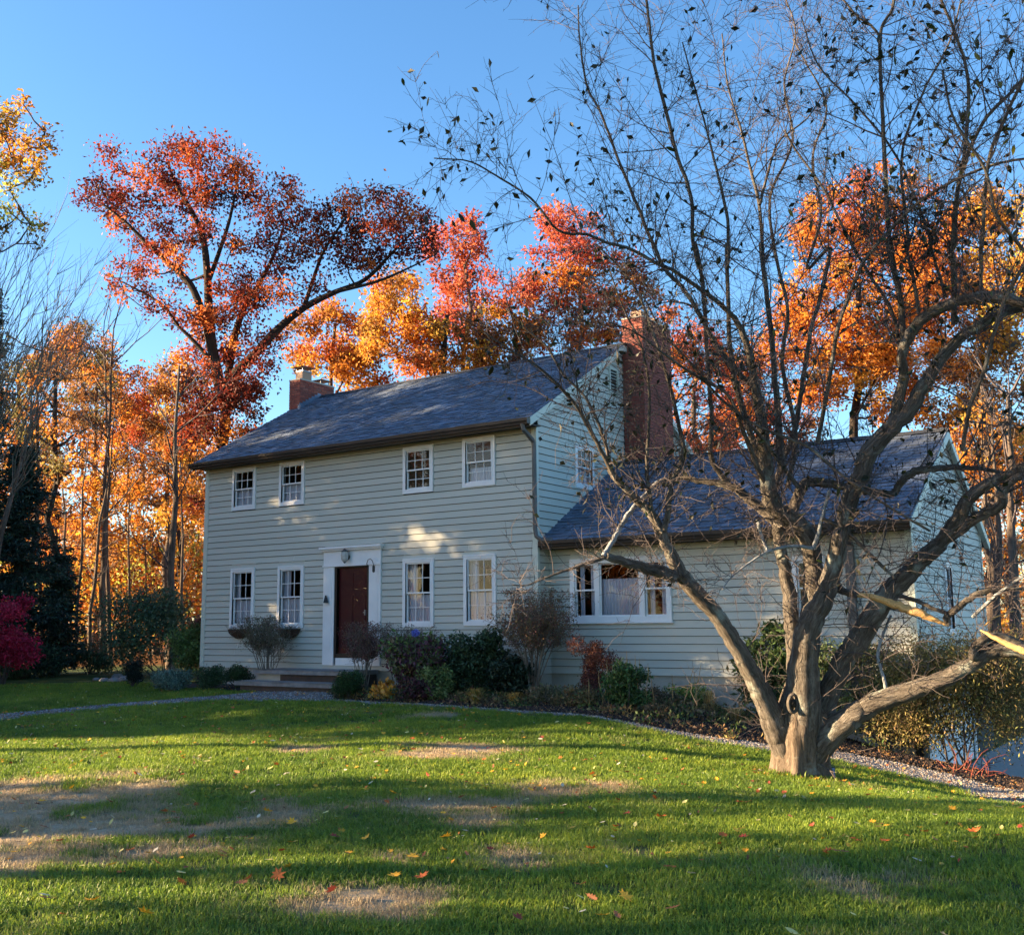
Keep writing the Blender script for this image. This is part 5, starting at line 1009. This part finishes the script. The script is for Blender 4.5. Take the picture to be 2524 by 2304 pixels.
grassclump('orange and green arching grass at the bed edge', 935, 1389, 70, 34, OG+[(.1, .16, .04)], 330, .1); grassclump('smaller golden grass tuft to its right', 1012, 1390, 56, 26, [(.65, .38, .08), (.5, .28, .07)], 220, .1)
grassclump('fan of pale straw leaves on the mulch left of the trunk', 1450, 1424, 70, 30, ST+[(.7, .5, .25)], 90, .1, arch=.4, thick=.02); grassclump('dry straw grass left of the straw fan', 1405, 1408, 70, 42, ST, 140, .3)
grassclump('sunlit straw stalks under the arching shrub', 1715, 1440, 90, 78, [(.6, .38, .14), (.7, .42, .16), (.45, .25, .1)], 260, .25, arch=.1, thick=.009); grassclump('second bunch of dry stalks right of the trunk', 1770, 1450, 80, 50, ST, 160, .5, arch=.2, thick=.009)
shrub('perennial_plant', 'dense green perennial clump below the wide window right side', 1240, 1408, 92, 105, [(.06, .12, .035), (.09, .17, .05), (.04, .08, .03)], .07, 4200, cat='plant', dy=.25)
sp = VG(1240, 1408)+np.array([FTx, FTy, 0])*.5; root = empty('seed_stalks', sp, 'tall pale seed stalks rising from the green perennial clump', 'plant'); mb = MB()
for _ in range(26):
    a = sp+rng.normal(0, .32, 3)*[1, .5, 0]; h = rng.uniform(.5, 1.05); e = a+[rng.normal(0, .1), 0, h]; mb.tube([a, (a+e)/2+rng.normal(0, .02, 3), e-[0, 0, .2], e], [.004, .004, .009, .003], 4)
mb.build('stalks', M_straw, root)
for (x, y, wpx, hpx, pal, lab) in [(1085, 1392, 90, 40, [(.09, .12, .05), (.16, .12, .07), (.2, .15, .08)], 'brownish green bed plants left of the maroon bush'), (1150, 1396, 90, 45, [(.08, .12, .04), (.14, .1, .06), (.25, .15, .06)], 'mixed autumn perennials in front of the maroon bush'), (1310, 1395, 80, 38, [(.16, .12, .08), (.1, .1, .06)], 'withered brown plants right of the green clump'), (1355, 1385, 92, 44, [(.16, .26, .05), (.25, .32, .07), (.09, .15, .04)], 'bright green low bush beside the bare foundation'), (1300, 1420, 60, 26, [(.1, .1, .06), (.2, .13, .07)], 'brown trailing plants at the gravel edge')]:
    shrub('perennial_plant', lab, x, y, wpx, hpx, pal, .055, 1900, cat='plant', dy=.2, stems=6)
for k, (x, y, h) in enumerate([(1290, 1395, 75), (1340, 1400, 90), (1362, 1402, 95), (1375, 1400, 80), (1325, 1398, 70)]):
    B = VG(x, y); B[2] -= .05; e = V(x+rng.uniform(-30, 30), y-h, zdep(B)); r_ = empty('dead_stalk', B, ['leaning pale stalk near the maroon bush side', 'pale stalk left of the bright green bush', 'tallest pale stalk in the bright green bush', 'pale stalk leaning right in the bright green bush', 'short pale stalk between the clumps'][k], 'stalk'); MB().tube([B, (B+e)/2, e], [.008, .007, .004], 5).build('stem', M_straw, r_)
shrub('rhododendron_shrub', 'tall dark leafy shrub against the wing behind the apple trunk', 1515, 1405, 115, 235, [(.03, .06, .02), (.05, .09, .025), (.07, .11, .03)], .13, 5200, dy=1.0, lumps=20, mat=M_ever, bias=np.array([0, 0, -.6]), asp=.36, edge=.6, deep=.6)
shrub('leafy_shrub', 'loose light green shrub right of the apple trunk', 1650, 1420, 110, 225, [(.10, .15, .05), (.15, .2, .07), (.08, .11, .04)], .1, 1900, dy=1.0, lumps=16, edge=.8, asp=.36, deep=.6)
shrub('arching_shrub', 'huge brownish green arching shrub in front of the garage end', 1885, 1478, 400, 262, [(.17, .16, .05), (.24, .21, .06), (.2, .12, .07), (.13, .15, .045), (.32, .23, .08)], .06, 46000, at=16.4, lumps=95, edge=.9, asp=.35, bias=np.array([0, 0, -.7]), deep=.7, topcol=(.8, (.15, .08, .09), .4))
shrub('arching_shrub', 'green and purple upper branches left of the huge arching shrub', 1740, 1440, 150, 205, [(.10, .13, .05), (.14, .08, .08), (.08, .12, .04)], .07, 5600, at=16.9, lumps=18, edge=.7, asp=.35, deep=.6)
root = empty('red_stem_shrub', VG(1900, 1535), 'tangle of dark red bare stems on the mulch at the right', 'plant'); mb = MB(); g0 = VG(1900, 1530)
for _ in range(46):
    a = VG(rng.uniform(1865, 1960), rng.uniform(1505, 1535)); d = np.array([rng.normal(0, .6), rng.normal(0, .4), rng.uniform(.1, .9)]); mb.tube(wander(a, d, rng.uniform(.2, .55), 5, .2, -.12), np.linspace(.007, .003, 6), 4)
mb.build('stems', M_redst, root)
root = empty('arching_canes', VG(1730, 1440), 'sunlit orange canes arching to the right under the big shrub', 'plant'); mb = MB()
for _ in range(24):
    a = VG(rng.uniform(1690, 1780), rng.uniform(1425, 1450)); t = zdep(a); e = V(rng.uniform(1800, 1950), rng.uniform(1335, 1400), t-rng.uniform(.0, .4)); m_ = (a+e)/2+np.array([0, 0, rng.uniform(.25, .5)]); mb.tube(catmull([a, m_, e], 4), np.linspace(.009, .004, 9), 4)
mb.build('canes', M_straw, root)
lv = Leaves(); bp = np.array(bed_poly); P0 = rng.uniform(bp.min(0), bp.max(0), (5000, 2)); P0 = P0[inpoly(P0, bed_poly)]; P0 = P0[(P0[:, 1] < .3)&(P0[:, 0] < 6.8)][:900]
GC = [(.07, .11, .035), (.1, .14, .045), (.16, .12, .06), (.22, .14, .06), (.13, .08, .05), (.28, .2, .07)]
for p in P0:
    dens_ = wob(p[0]*.5, p[1]*.5)
    if dens_ < -.1 or (p[0] > 4.6 and rng.uniform() < .8): continue
    c = np.array([p[0], p[1], float(H(p[0], p[1]))]); h = rng.uniform(.06, .22); n = rng.integers(14, 34); lv.add(c+rng.normal(0, 1, (n, 3))*[.09, .09, 0]+np.column_stack([np.zeros(n), np.zeros(n), rng.uniform(0, h, n)]), rng.uniform(.04, .1, n), jit(GC[rng.integers(6)], n), bias=np.array([0, 0, .5]), asp=rng.uniform(.15, .6))
o = lv.build('ground_cover', M_shrub, None); tag(o, 'low mixed autumn ground cover between the shrubs of the bed', 'ground cover', kind='stuff')
# rocks on the left
for k, (x, y, s_) in enumerate([(205, 1340, .16), (225, 1341, .2), (248, 1338, .24), (268, 1341, .18), (232, 1333, .2), (255, 1331, .14), (190, 1338, .12)]):
    B = VG(x, y); b = MB(); n = 9
    v = [B+np.array([math.cos(a)*s_*rng.uniform(.8, 1.15), math.sin(a)*s_*.8, s_*.15]) for a in np.linspace(0, 6.28, n, endpoint=False)]+[B+np.array([math.cos(a)*s_*.55*rng.uniform(.8, 1.15), math.sin(a)*s_*.5, s_*.5]) for a in np.linspace(0, 6.28, n, endpoint=False)]+[B+np.array([0, 0, s_*.55])]+[B+np.array([math.cos(a)*s_*.9, math.sin(a)*s_*.8, -.05]) for a in np.linspace(0, 6.28, n, endpoint=False)]
    q = [(i_, (i_+1) % n, n+(i_+1) % n, n+i_) for i_ in range(n)]+[(2*n+1+i_, 2*n+1+(i_+1) % n, (i_+1) % n, i_) for i_ in range(n)]; t_ = [(n+i_, n+(i_+1) % n, 2*n) for i_ in range(n)]
    b.add(v, q, t_); o = b.build('rock', M_stone, None, True); tag(o, ['small flat grey rock second from left', 'grey rock in the middle front', 'largest grey rock', 'rightmost grey rock', 'grey rock behind the middle one', 'small grey rock at the back right', 'leftmost small grey rock'][k]+' beside the big rhododendron', 'rock', 'rocks beside the rhododendron')
# solar light at the foot of the tree
B = gnd(2047, 1921); rt = empty('ground_light', B, 'small square solar light in the grass at the foot of the apple tree', 'lamp')
def obox(c, hw, hd, z0, z1, rot):
    ca, sa = math.cos(rot), math.sin(rot); return [(c[0]+x*ca-y*sa, c[1]+x*sa+y*ca, c[2]+z) for z in (z0, z1) for y in (-hd, hd) for x in (-hw, hw)]
rot = -YAW*-1; b = MB(); b.hexa(obox(B, .055, .02, .02, .15, YAW*-1)); b.build('housing', M_black, rt)
pc = B-np.array([FTx, FTy, 0])*.023
for s_ in (-1, 1): c = pc+np.array([RTx, RTy, 0])*.027*s_; b = MB(); b.hexa(obox(c, .023, .002, .03, .14, -YAW)); b.build('solar_panel', plain('solar_cell', (.2, .3, .5), (.15, .24, .45), 30, .2), rt)
b = MB(); b.tube([B-[0, 0, .05], B+[0, 0, .03]], .01, 5); b.build('stake', M_black, rt)
# ------------------------------------------------------------------ grass
rng = np.random.default_rng(31)
def mk_grass():
    m = bpy.data.materials.new('grass_blade'); m.use_nodes = True; n = m.node_tree; n.nodes.clear(); o = n.nodes.new('ShaderNodeOutputMaterial')
    a = n.nodes.new('ShaderNodeAttribute'); a.attribute_type = 'INSTANCER'; a.attribute_name = 'dryness'; h = n.nodes.new('ShaderNodeAttribute'); h.attribute_type = 'INSTANCER'; h.attribute_name = 'hue'
    g = ramp(n, h.outputs['Fac'], [(0, (.08, .155, .025)), (.5, (.19, .29, .035)), (1, (.36, .42, .05))]); ge = n.nodes.new('ShaderNodeNewGeometry'); d = ramp(n, ge.outputs['Random Per Island'], [(0, (.62, .48, .31)), (1, (.38, .3, .18))])
    ad = n.nodes.new('ShaderNodeMath'); ad.operation = 'ADD'; n.links.new(a.outputs['Fac'], ad.inputs[0]); sc = n.nodes.new('ShaderNodeMath'); sc.operation = 'MULTIPLY'; sc.inputs[1].default_value = .35; n.links.new(ge.outputs['Random Per Island'], sc.inputs[0]); n.links.new(sc.outputs[0], ad.inputs[1])
    c = mix(n, g, d, ramp(n, ad.outputs[0], [(.38, (0, 0, 0)), (.72, (1, 1, 1))])); p = n.nodes.new('ShaderNodeBsdfPrincipled'); p.inputs['Roughness'].default_value = .5; p.inputs['Specular IOR Level'].default_value = .3; t = n.nodes.new('ShaderNodeBsdfTranslucent'); x = n.nodes.new('ShaderNodeMixShader'); x.inputs[0].default_value = .45
    n.links.new(c, p.inputs['Base Color']); n.links.new(c, t.inputs[0]); n.links.new(p.outputs[0], x.inputs[1]); n.links.new(t.outputs[0], x.inputs[2]); n.links.new(x.outputs[0], o.inputs[0]); return m
M_grass = mk_grass(); tufts = []
for k in range(4):
    v = []; f = []; nb = 20
    for j_ in range(nb):
        a = rng.uniform(0, 6.28); d = np.array([math.cos(a), math.sin(a), 0]); s0 = np.array([*rng.normal(0, .035, 2), -.012]); h = rng.uniform(.028, .06); ln = rng.uniform(.01, .045); w_ = rng.uniform(.0016, .003); sd = np.array([-d[1], d[0], 0])*w_; base = len(v)
        for tt, ww in ((0, 1), (.55, .85)): p = s0+d*ln*tt**1.6+[0, 0, h*tt+.012]; v += [p-sd*ww, p+sd*ww]
        v.append(s0+d*ln+[0, 0, h*.95]); f.append((base, base+1, base+3, base+2)); f.append((base+2, base+3, base+4, base+4))
    q = [f_ for f_ in f if f_[2] != f_[3]]; t_ = [f_[:3] for f_ in f if f_[2] == f_[3]]; me = npmesh('grass_tuft', v, [q, t_]); me.materials.append(M_grass); tufts.append(me)
pts = []
for (t0, t1, den) in ((2.6, 6.5, 420), (6.5, 11, 300), (11, 17, 190), (17, 27, 110)):
    A = (1.16*(t1*t1-t0*t0)/2); n = int(A*den); t = np.sqrt(rng.uniform(t0*t0, t1*t1, n)); s_ = rng.uniform(-.56, .56, n)*t
    P = CAM[:2]+np.outer(t, [FTx, FTy])+np.outer(s_, [RTx, RTy]); ok = P[:, 1] < .0; pts.append(np.column_stack([P, t])[ok])
pts = np.vstack(pts); xy = pts[:, :2]; bad = inpoly(xy, path_poly)|inpoly(xy, bed_poly)|inpoly(xy, edge_poly)|inpoly(xy, drive_poly)|inpoly(xy, bedL_poly)|(np.hypot(xy[:, 0]-TB[0], xy[:, 1]-TB[1]) < .24)
pts = pts[~bad]; D = dry(pts[:, 0], pts[:, 1]); keep = rng.uniform(0, 1, len(pts)) > np.clip(D*.9-.3, 0, .5); pts = pts[keep]; D = D[keep]
Vt = np.column_stack([pts[:, 0], pts[:, 1], H(pts[:, 0], pts[:, 1])]); me = bpy.data.meshes.new('grass'); me.vertices.add(len(Vt)); me.vertices.foreach_set('co', Vt.astype(np.float32).ravel())
for nm, val in (('dryness', D*.9+rng.uniform(-.08, .08, len(D))), ('hue', np.clip(.45+.3*wob(Vt[:, 0]*.35, Vt[:, 1]*.35)+rng.normal(0, .2, len(D)), 0, 1)), ('rot', rng.uniform(0, 6.28, len(D))), ('sc', (1+.9*np.exp(-((np.hypot(Vt[:, 0]-TB[0], Vt[:, 1]-TB[1])-.32)/.1)**2))*(.75+.5*rng.uniform(0, 1, len(D))+.28*wob(Vt[:, 0]*.8, Vt[:, 1]*.8))*(1-.35*D)*(1+.02*pts[:, 2]))):
    a = me.attributes.new(nm, 'FLOAT', 'POINT'); a.data.foreach_set('value', np.asarray(val, np.float32))
a = me.attributes.new('pick', 'INT', 'POINT'); a.data.foreach_set('value', rng.integers(0, 4, len(D)).astype(np.int32))
go = link('grass', me); tag(go, 'short green lawn grass with straw coloured dry patches', 'grass', kind='stuff')
ng = bpy.data.node_groups.new('grass', 'GeometryNodeTree'); ng.interface.new_socket('Geometry', in_out='INPUT', socket_type='NodeSocketGeometry'); ng.interface.new_socket('Geometry', in_out='OUTPUT', socket_type='NodeSocketGeometry')
N = ng.nodes; gi = N.new('NodeGroupInput'); gout = N.new('NodeGroupOutput'); m2p = N.new('GeometryNodeMeshToPoints'); inst = N.new('GeometryNodeInstanceOnPoints'); g2i = N.new('GeometryNodeGeometryToInstance')
ng.links.new(gi.outputs[0], m2p.inputs[0]); ng.links.new(m2p.outputs[0], inst.inputs['Points'])
for me_ in tufts:
    to = bpy.data.objects.new('grass_tuft', me_); oi = N.new('GeometryNodeObjectInfo'); oi.inputs['Object'].default_value = to; oi.inputs['As Instance'].default_value = True; ng.links.new(oi.outputs['Geometry'], g2i.inputs[0])
ng.links.new(g2i.outputs[0], inst.inputs['Instance']); inst.inputs['Pick Instance'].default_value = True
def na(nm, ty): a_ = N.new('GeometryNodeInputNamedAttribute'); a_.data_type = ty; a_.inputs['Name'].default_value = nm; return [o_ for o_ in a_.outputs if o_.enabled][0]
ng.links.new(na('pick', 'INT'), inst.inputs['Instance Index']); cx = N.new('ShaderNodeCombineXYZ'); ng.links.new(na('rot', 'FLOAT'), cx.inputs[2]); ng.links.new(cx.outputs[0], inst.inputs['Rotation']); ng.links.new(na('sc', 'FLOAT'), inst.inputs['Scale'])
ng.links.new(inst.outputs[0], gout.inputs[0]); md = go.modifiers.new('grass', 'NODES'); md.node_group = ng
# ------------------------------------------------------------------ fallen leaves
def fleaf(kind, col, k):
    r_ = random.Random(k)
    if kind == 'maple': R = [(0, -.55, .0), (.12, -.15), (.45, -.3), (.38, -.02), (.62, .12), (.34, .2), (.4, .5), (.17, .38), (0, .72)]; pts_ = [(x, y) for x, y, *_ in [(p[0], p[1]) for p in R]]
    elif kind == 'oak': pts_ = [(0, -.75), (.06, -.5), (.2, -.42), (.1, -.25), (.32, -.1), (.14, .05), (.34, .25), (.14, .32), (.18, .55), (0, .7)]
    else: pts_ = [(0, -.6), (.16, -.4), (.28, -.1), (.26, .2), (.13, .45), (0, .62)]
    out = pts_+[(-x, y) for x, y in pts_[-2:0:-1]]; cu = r_.uniform(.2, .6); tw_ = r_.uniform(-.2, .2)
    v = [(x, y, cu*(x*x*1.2+y*y*.35)+tw_*x*y+r_.uniform(-.02, .03)) for x, y in out]; n = len(v); v.append((0, 0, .01)); t_ = [(i_, (i_+1) % n, n) for i_ in range(n)]
    st_ = [(-.008, -.62, .02), (.008, -.62, .02), (.02, -1.0, .12)]; t_.append((n+1, n+2, n+3)); v += st_
    me = npmesh('fallen_leaf', v, [t_], False, np.tile(np.array(col)*r_.uniform(.85, 1.1), (len(v), 1))); me.materials.append(M_fall); return me
FL = [('maple', (.75, .38, .03), 'golden yellow maple leaf lying on the lawn', .2), ('oval', (.62, .55, .2), 'pale yellow oval leaf lying on the lawn', .26), ('maple', (.5, .13, .03), 'rust orange maple leaf lying on the lawn', .15), ('oak', (.3, .12, .05), 'brown oak leaf lying on the lawn', .16), ('oval', (.62, .56, .42), 'cream coloured dry leaf lying on the lawn', .12), ('maple', (.28, .05, .03), 'dark red leaf lying on the lawn', .11)]
flm = [[fleaf(k_, c_, i_*7+j_) for j_ in range(4)] for i_, (k_, c_, l_, w_) in enumerate(FL)]
def lay(o, x, y, s_, r_): o.location = (x, y, float(H(x, y))+.052); o.rotation_euler = (r_.normal(0, .3), r_.normal(0, .3), r_.uniform(0, 6.28)); o.scale = (s_, s_, s_)
pos = [VG(x, y)[:2] for x, y in [(90, 1785), (182, 1790), (283, 1815), (215, 1718), (308, 1712), (550, 1738), (357, 1752), (1230, 1782), (1185, 1820), (1215, 1820), (720, 1662), (577, 1630), (85, 1588), (525, 1608), (660, 1660), (880, 1660), (810, 1700), (650, 1770), (1730, 1640), (1920, 1650), (1745, 1668), (1655, 1690), (1630, 1690), (1300, 1620), (1455, 1590), (775, 1738), (1165, 1685), (830, 1740), (325, 1608), (440, 1700)]]
FIX = [3, 0, 0, 0, 3, 2, 3, 0, 0, 3, 0, 0, 0, 0, 5, 0, 0, 5, 1, 2, 2, 3, 2, 2, 2, 0, 2, 2, 2, 3]
n = 0
while len(pos) < 285:
    t = rng.uniform(3.2, 24)**1.0; t = math.sqrt(rng.uniform(3.2**2, 23**2)); s_ = rng.uniform(-.5, .5)*t; p = CAM[:2]+np.array([FTx, FTy])*t+np.array([RTx, RTy])*s_
    if p[1] > -.8 or inpoly(p[None], bed_poly)[0]: continue
    pos.append(p)
ws = np.array([f[3] for f in FL]); ws /= ws.sum()
FLO = []
for k, p in enumerate(pos):
    i_ = FIX[k] if k < len(FIX) else rng.choice(6, p=ws); o = bpy.data.objects.new('fallen_leaf', flm[i_][rng.integers(4)]); COL.objects.link(o); lay(o, p[0], p[1], rng.uniform(.068, .092) if k < 30 else rng.uniform(.045, .075), rng)
    FLO.append((o, i_, p))
def scr(P): d = np.asarray(P)-CAM; t = d@FW; return 1008+(d@RT)/t*FPX/1.252, 920-(d@UP)/t*FPX/1.252
ORD = ['leftmost', 'second from left', 'third from left', 'fourth from left', 'fifth from left', 'sixth from left', 'seventh from left', 'eighth from left', 'ninth from left', 'tenth from left', 'eleventh from left', 'twelfth from left']
zones = {}
for o, i_, p in FLO:
    x, y = scr([p[0], p[1], float(H(p[0], p[1]))]); cx_ = ['far left', 'left', 'left middle', 'middle', 'right middle', 'right', 'far right'][int(np.clip(x/288, 0, 6))]
    rw_ = 'by the house' if y < 1410 else ('back lawn' if y < 1470 else ('middle lawn' if y < 1560 else ('front lawn' if y < 1690 else 'bottom edge'))); zones.setdefault((i_, cx_, rw_), []).append((x, o))
for (i_, cx_, rw_), L_ in zones.items():
    L_.sort(key=lambda q_: q_[0]); kd = FL[i_][2].replace(' lying on the lawn', '')
    for k, (x, o) in enumerate(L_): tag(o, kd+', '+(ORD[min(k, 11)]+', ' if len(L_) > 1 else '')+rw_+', '+cx_, 'leaf', kd.replace(' leaf', ' leaves')+' on the lawn')
vv = []; ff = []; cc = []; nn = 0
for _ in range(3200):
    t = math.sqrt(rng.uniform(7**2, 27**2)); s_ = rng.uniform(-.52, .52)*t; p = CAM[:2]+np.array([FTx, FTy])*t+np.array([RTx, RTy])*s_
    if p[1] > -.1: continue
    i_ = rng.choice(6, p=ws); me_ = flm[i_][rng.integers(4)]; v, f_ = vm(me_); s2 = rng.uniform(.03, .06); R_ = np.array((Matrix.Rotation(rng.uniform(0, 6.28), 3, 'Z')@Matrix.Rotation(rng.normal(0, .4), 3, 'X')))
    v = (v*s2)@R_.T+[p[0], p[1], float(H(p[0], p[1]))+.04]; vv.append(v); ff.append(f_+nn); nn += len(v); cc.append(np.tile(np.array(FL[i_][1])*rng.uniform(.6, 1.1), (len(v), 1)))
for _ in range(260):
    a_ = rng.uniform(0, 6.28); q_ = .3+abs(rng.normal(0, .25)); p = (TB[0]+math.cos(a_)*q_, TB[1]+math.sin(a_)*q_); i_ = [2, 3, 3, 5, 0, 4][rng.integers(6)]; me_ = flm[i_][rng.integers(4)]; v, f_ = vm(me_); s2 = rng.uniform(.03, .055); R_ = np.array((Matrix.Rotation(rng.uniform(0, 6.28), 3, 'Z')@Matrix.Rotation(rng.normal(0, .5), 3, 'X')))
    v = (v*s2)@R_.T+[p[0], p[1], float(H(p[0], p[1]))+.03]; vv.append(v); ff.append(f_+nn); nn += len(v); cc.append(np.tile(np.array(FL[i_][1])*rng.uniform(.5, 1.0), (len(v), 1)))
o = link('leaf_litter', npmesh('leaf_litter', np.vstack(vv), [np.vstack(ff)], False, np.vstack(cc)), None, M_fall); tag(o, 'small fallen leaves scattered thinly over lawn, path and bed', 'leaves', kind='stuff')
# ------------------------------------------------------------------ unseen trees left of and behind the viewpoint, placed and shaped to shade house and lawn
SHL = ['unseen shading tree level with the house corner', 'unseen full crowned shading tree level with the front door', 'unseen shading tree level with the left house end', 'farthest unseen shading tree of the first row', 'unseen second row shading tree behind the one at the house corner', 'unseen second row shading tree level with the door', 'unseen second row shading tree level with the left house end', 'rearmost unseen shading tree of the second row', 'unseen tree level with the apple tree, crown raised to let sun onto the lawn', 'unseen tree beside the clear trunk one, crown raised to let sun under it', 'unseen thin crowned shading tree left of the viewpoint', 'unseen leafy shading tree left and a little ahead of the viewpoint', 'unseen leafy shading tree straight left of the viewpoint', 'unseen low dense tree added in front of the row to shade the house', 'smallest unseen dense tree added in front of the row for shade', 'unseen round tree behind the viewpoint', 'unseen slim dense tree added for shade between the row and the clear trunk tree', 'unseen bushy low tree added to shade the nearest lawn']
rng = np.random.default_rng(99)
def unseen_shade_tree(label, t, s_, z0, z1, R, n, pal, size=.3, lumps=44):
    g = CAM+np.array([FTx, FTy, 0])*t+np.array([RTx, RTy, 0])*s_; g[2] = float(H(g[0], g[1])); root = empty('unseen_shade_tree', g, label, 'tree', 'unseen trees placed left of the picture for shade'); cl = []
    for _ in range(lumps):
        a = rng.uniform(0, 6.28); q = R*rng.uniform(0, 1)**.6; cl.append((g+np.array([math.cos(a)*q, math.sin(a)*q, rng.uniform(z0+.1*R, z1-.2*R)]), R*rng.uniform(.28, .42)))
    skeleton(g-[0, 0, .1], g+[0, 0, z1*.75], cl, .28, M_barkdk, root, sides=6); lv = Leaves()
    for c, r_ in cl: P = ball(n//lumps, c, r_, .8, .5); lv.add(P, size*rng.uniform(.6, 1.2, len(P)), jit(pal[rng.integers(len(pal))], len(P)))
    lv.build('crown', M_leaf, root)
for k, (t, s_, z0, z1, R, n) in enumerate([(19.6, -27, .5, 15, 3.2, 17000), (23.5, -26, .5, 15, 3.4, 18000), (28, -28, .5, 15.5, 3.4, 17000), (33, -33, 1, 14, 3.4, 8000), (21, -33, 1, 16, 3.4, 12000), (25.5, -33, 1, 16, 3.8, 12000), (29.5, -35, 1, 16, 3.6, 9000), (23, -40, 1, 17, 3.4, 9000), (14.2, -28, 11.2, 17, 2.6, 6500), (10.0, -28, 10.4, 16, 2.4, 5500), (7.2, -25, .8, 12, 3.0, 8000), (3.5, -24, .8, 12, 2.6, 5000), (0, -22, .5, 13, 3.2, 7000), (26.5, -21.5, .5, 9.5, 3.0, 11000), (21.5, -20.5, .5, 8.5, 2.6, 9000), (-8, 6, 1, 10, 3.2, 6000), (17.2, -25.5, .4, 12, 2.0, 10000), (9.7, -22.5, .3, 5.5, 1.5, 3500)]):
    unseen_shade_tree(SHL[k], t, s_, z0, z1, R, n, ORG+GOLD+BRN)

print('TRIS', sum(len(o.data.loops)-2*len(o.data.polygons) for o in bpy.data.objects if o.type == 'MESH'), 'clapboards', sum(o.name.startswith('clapboard') for o in bpy.data.objects))
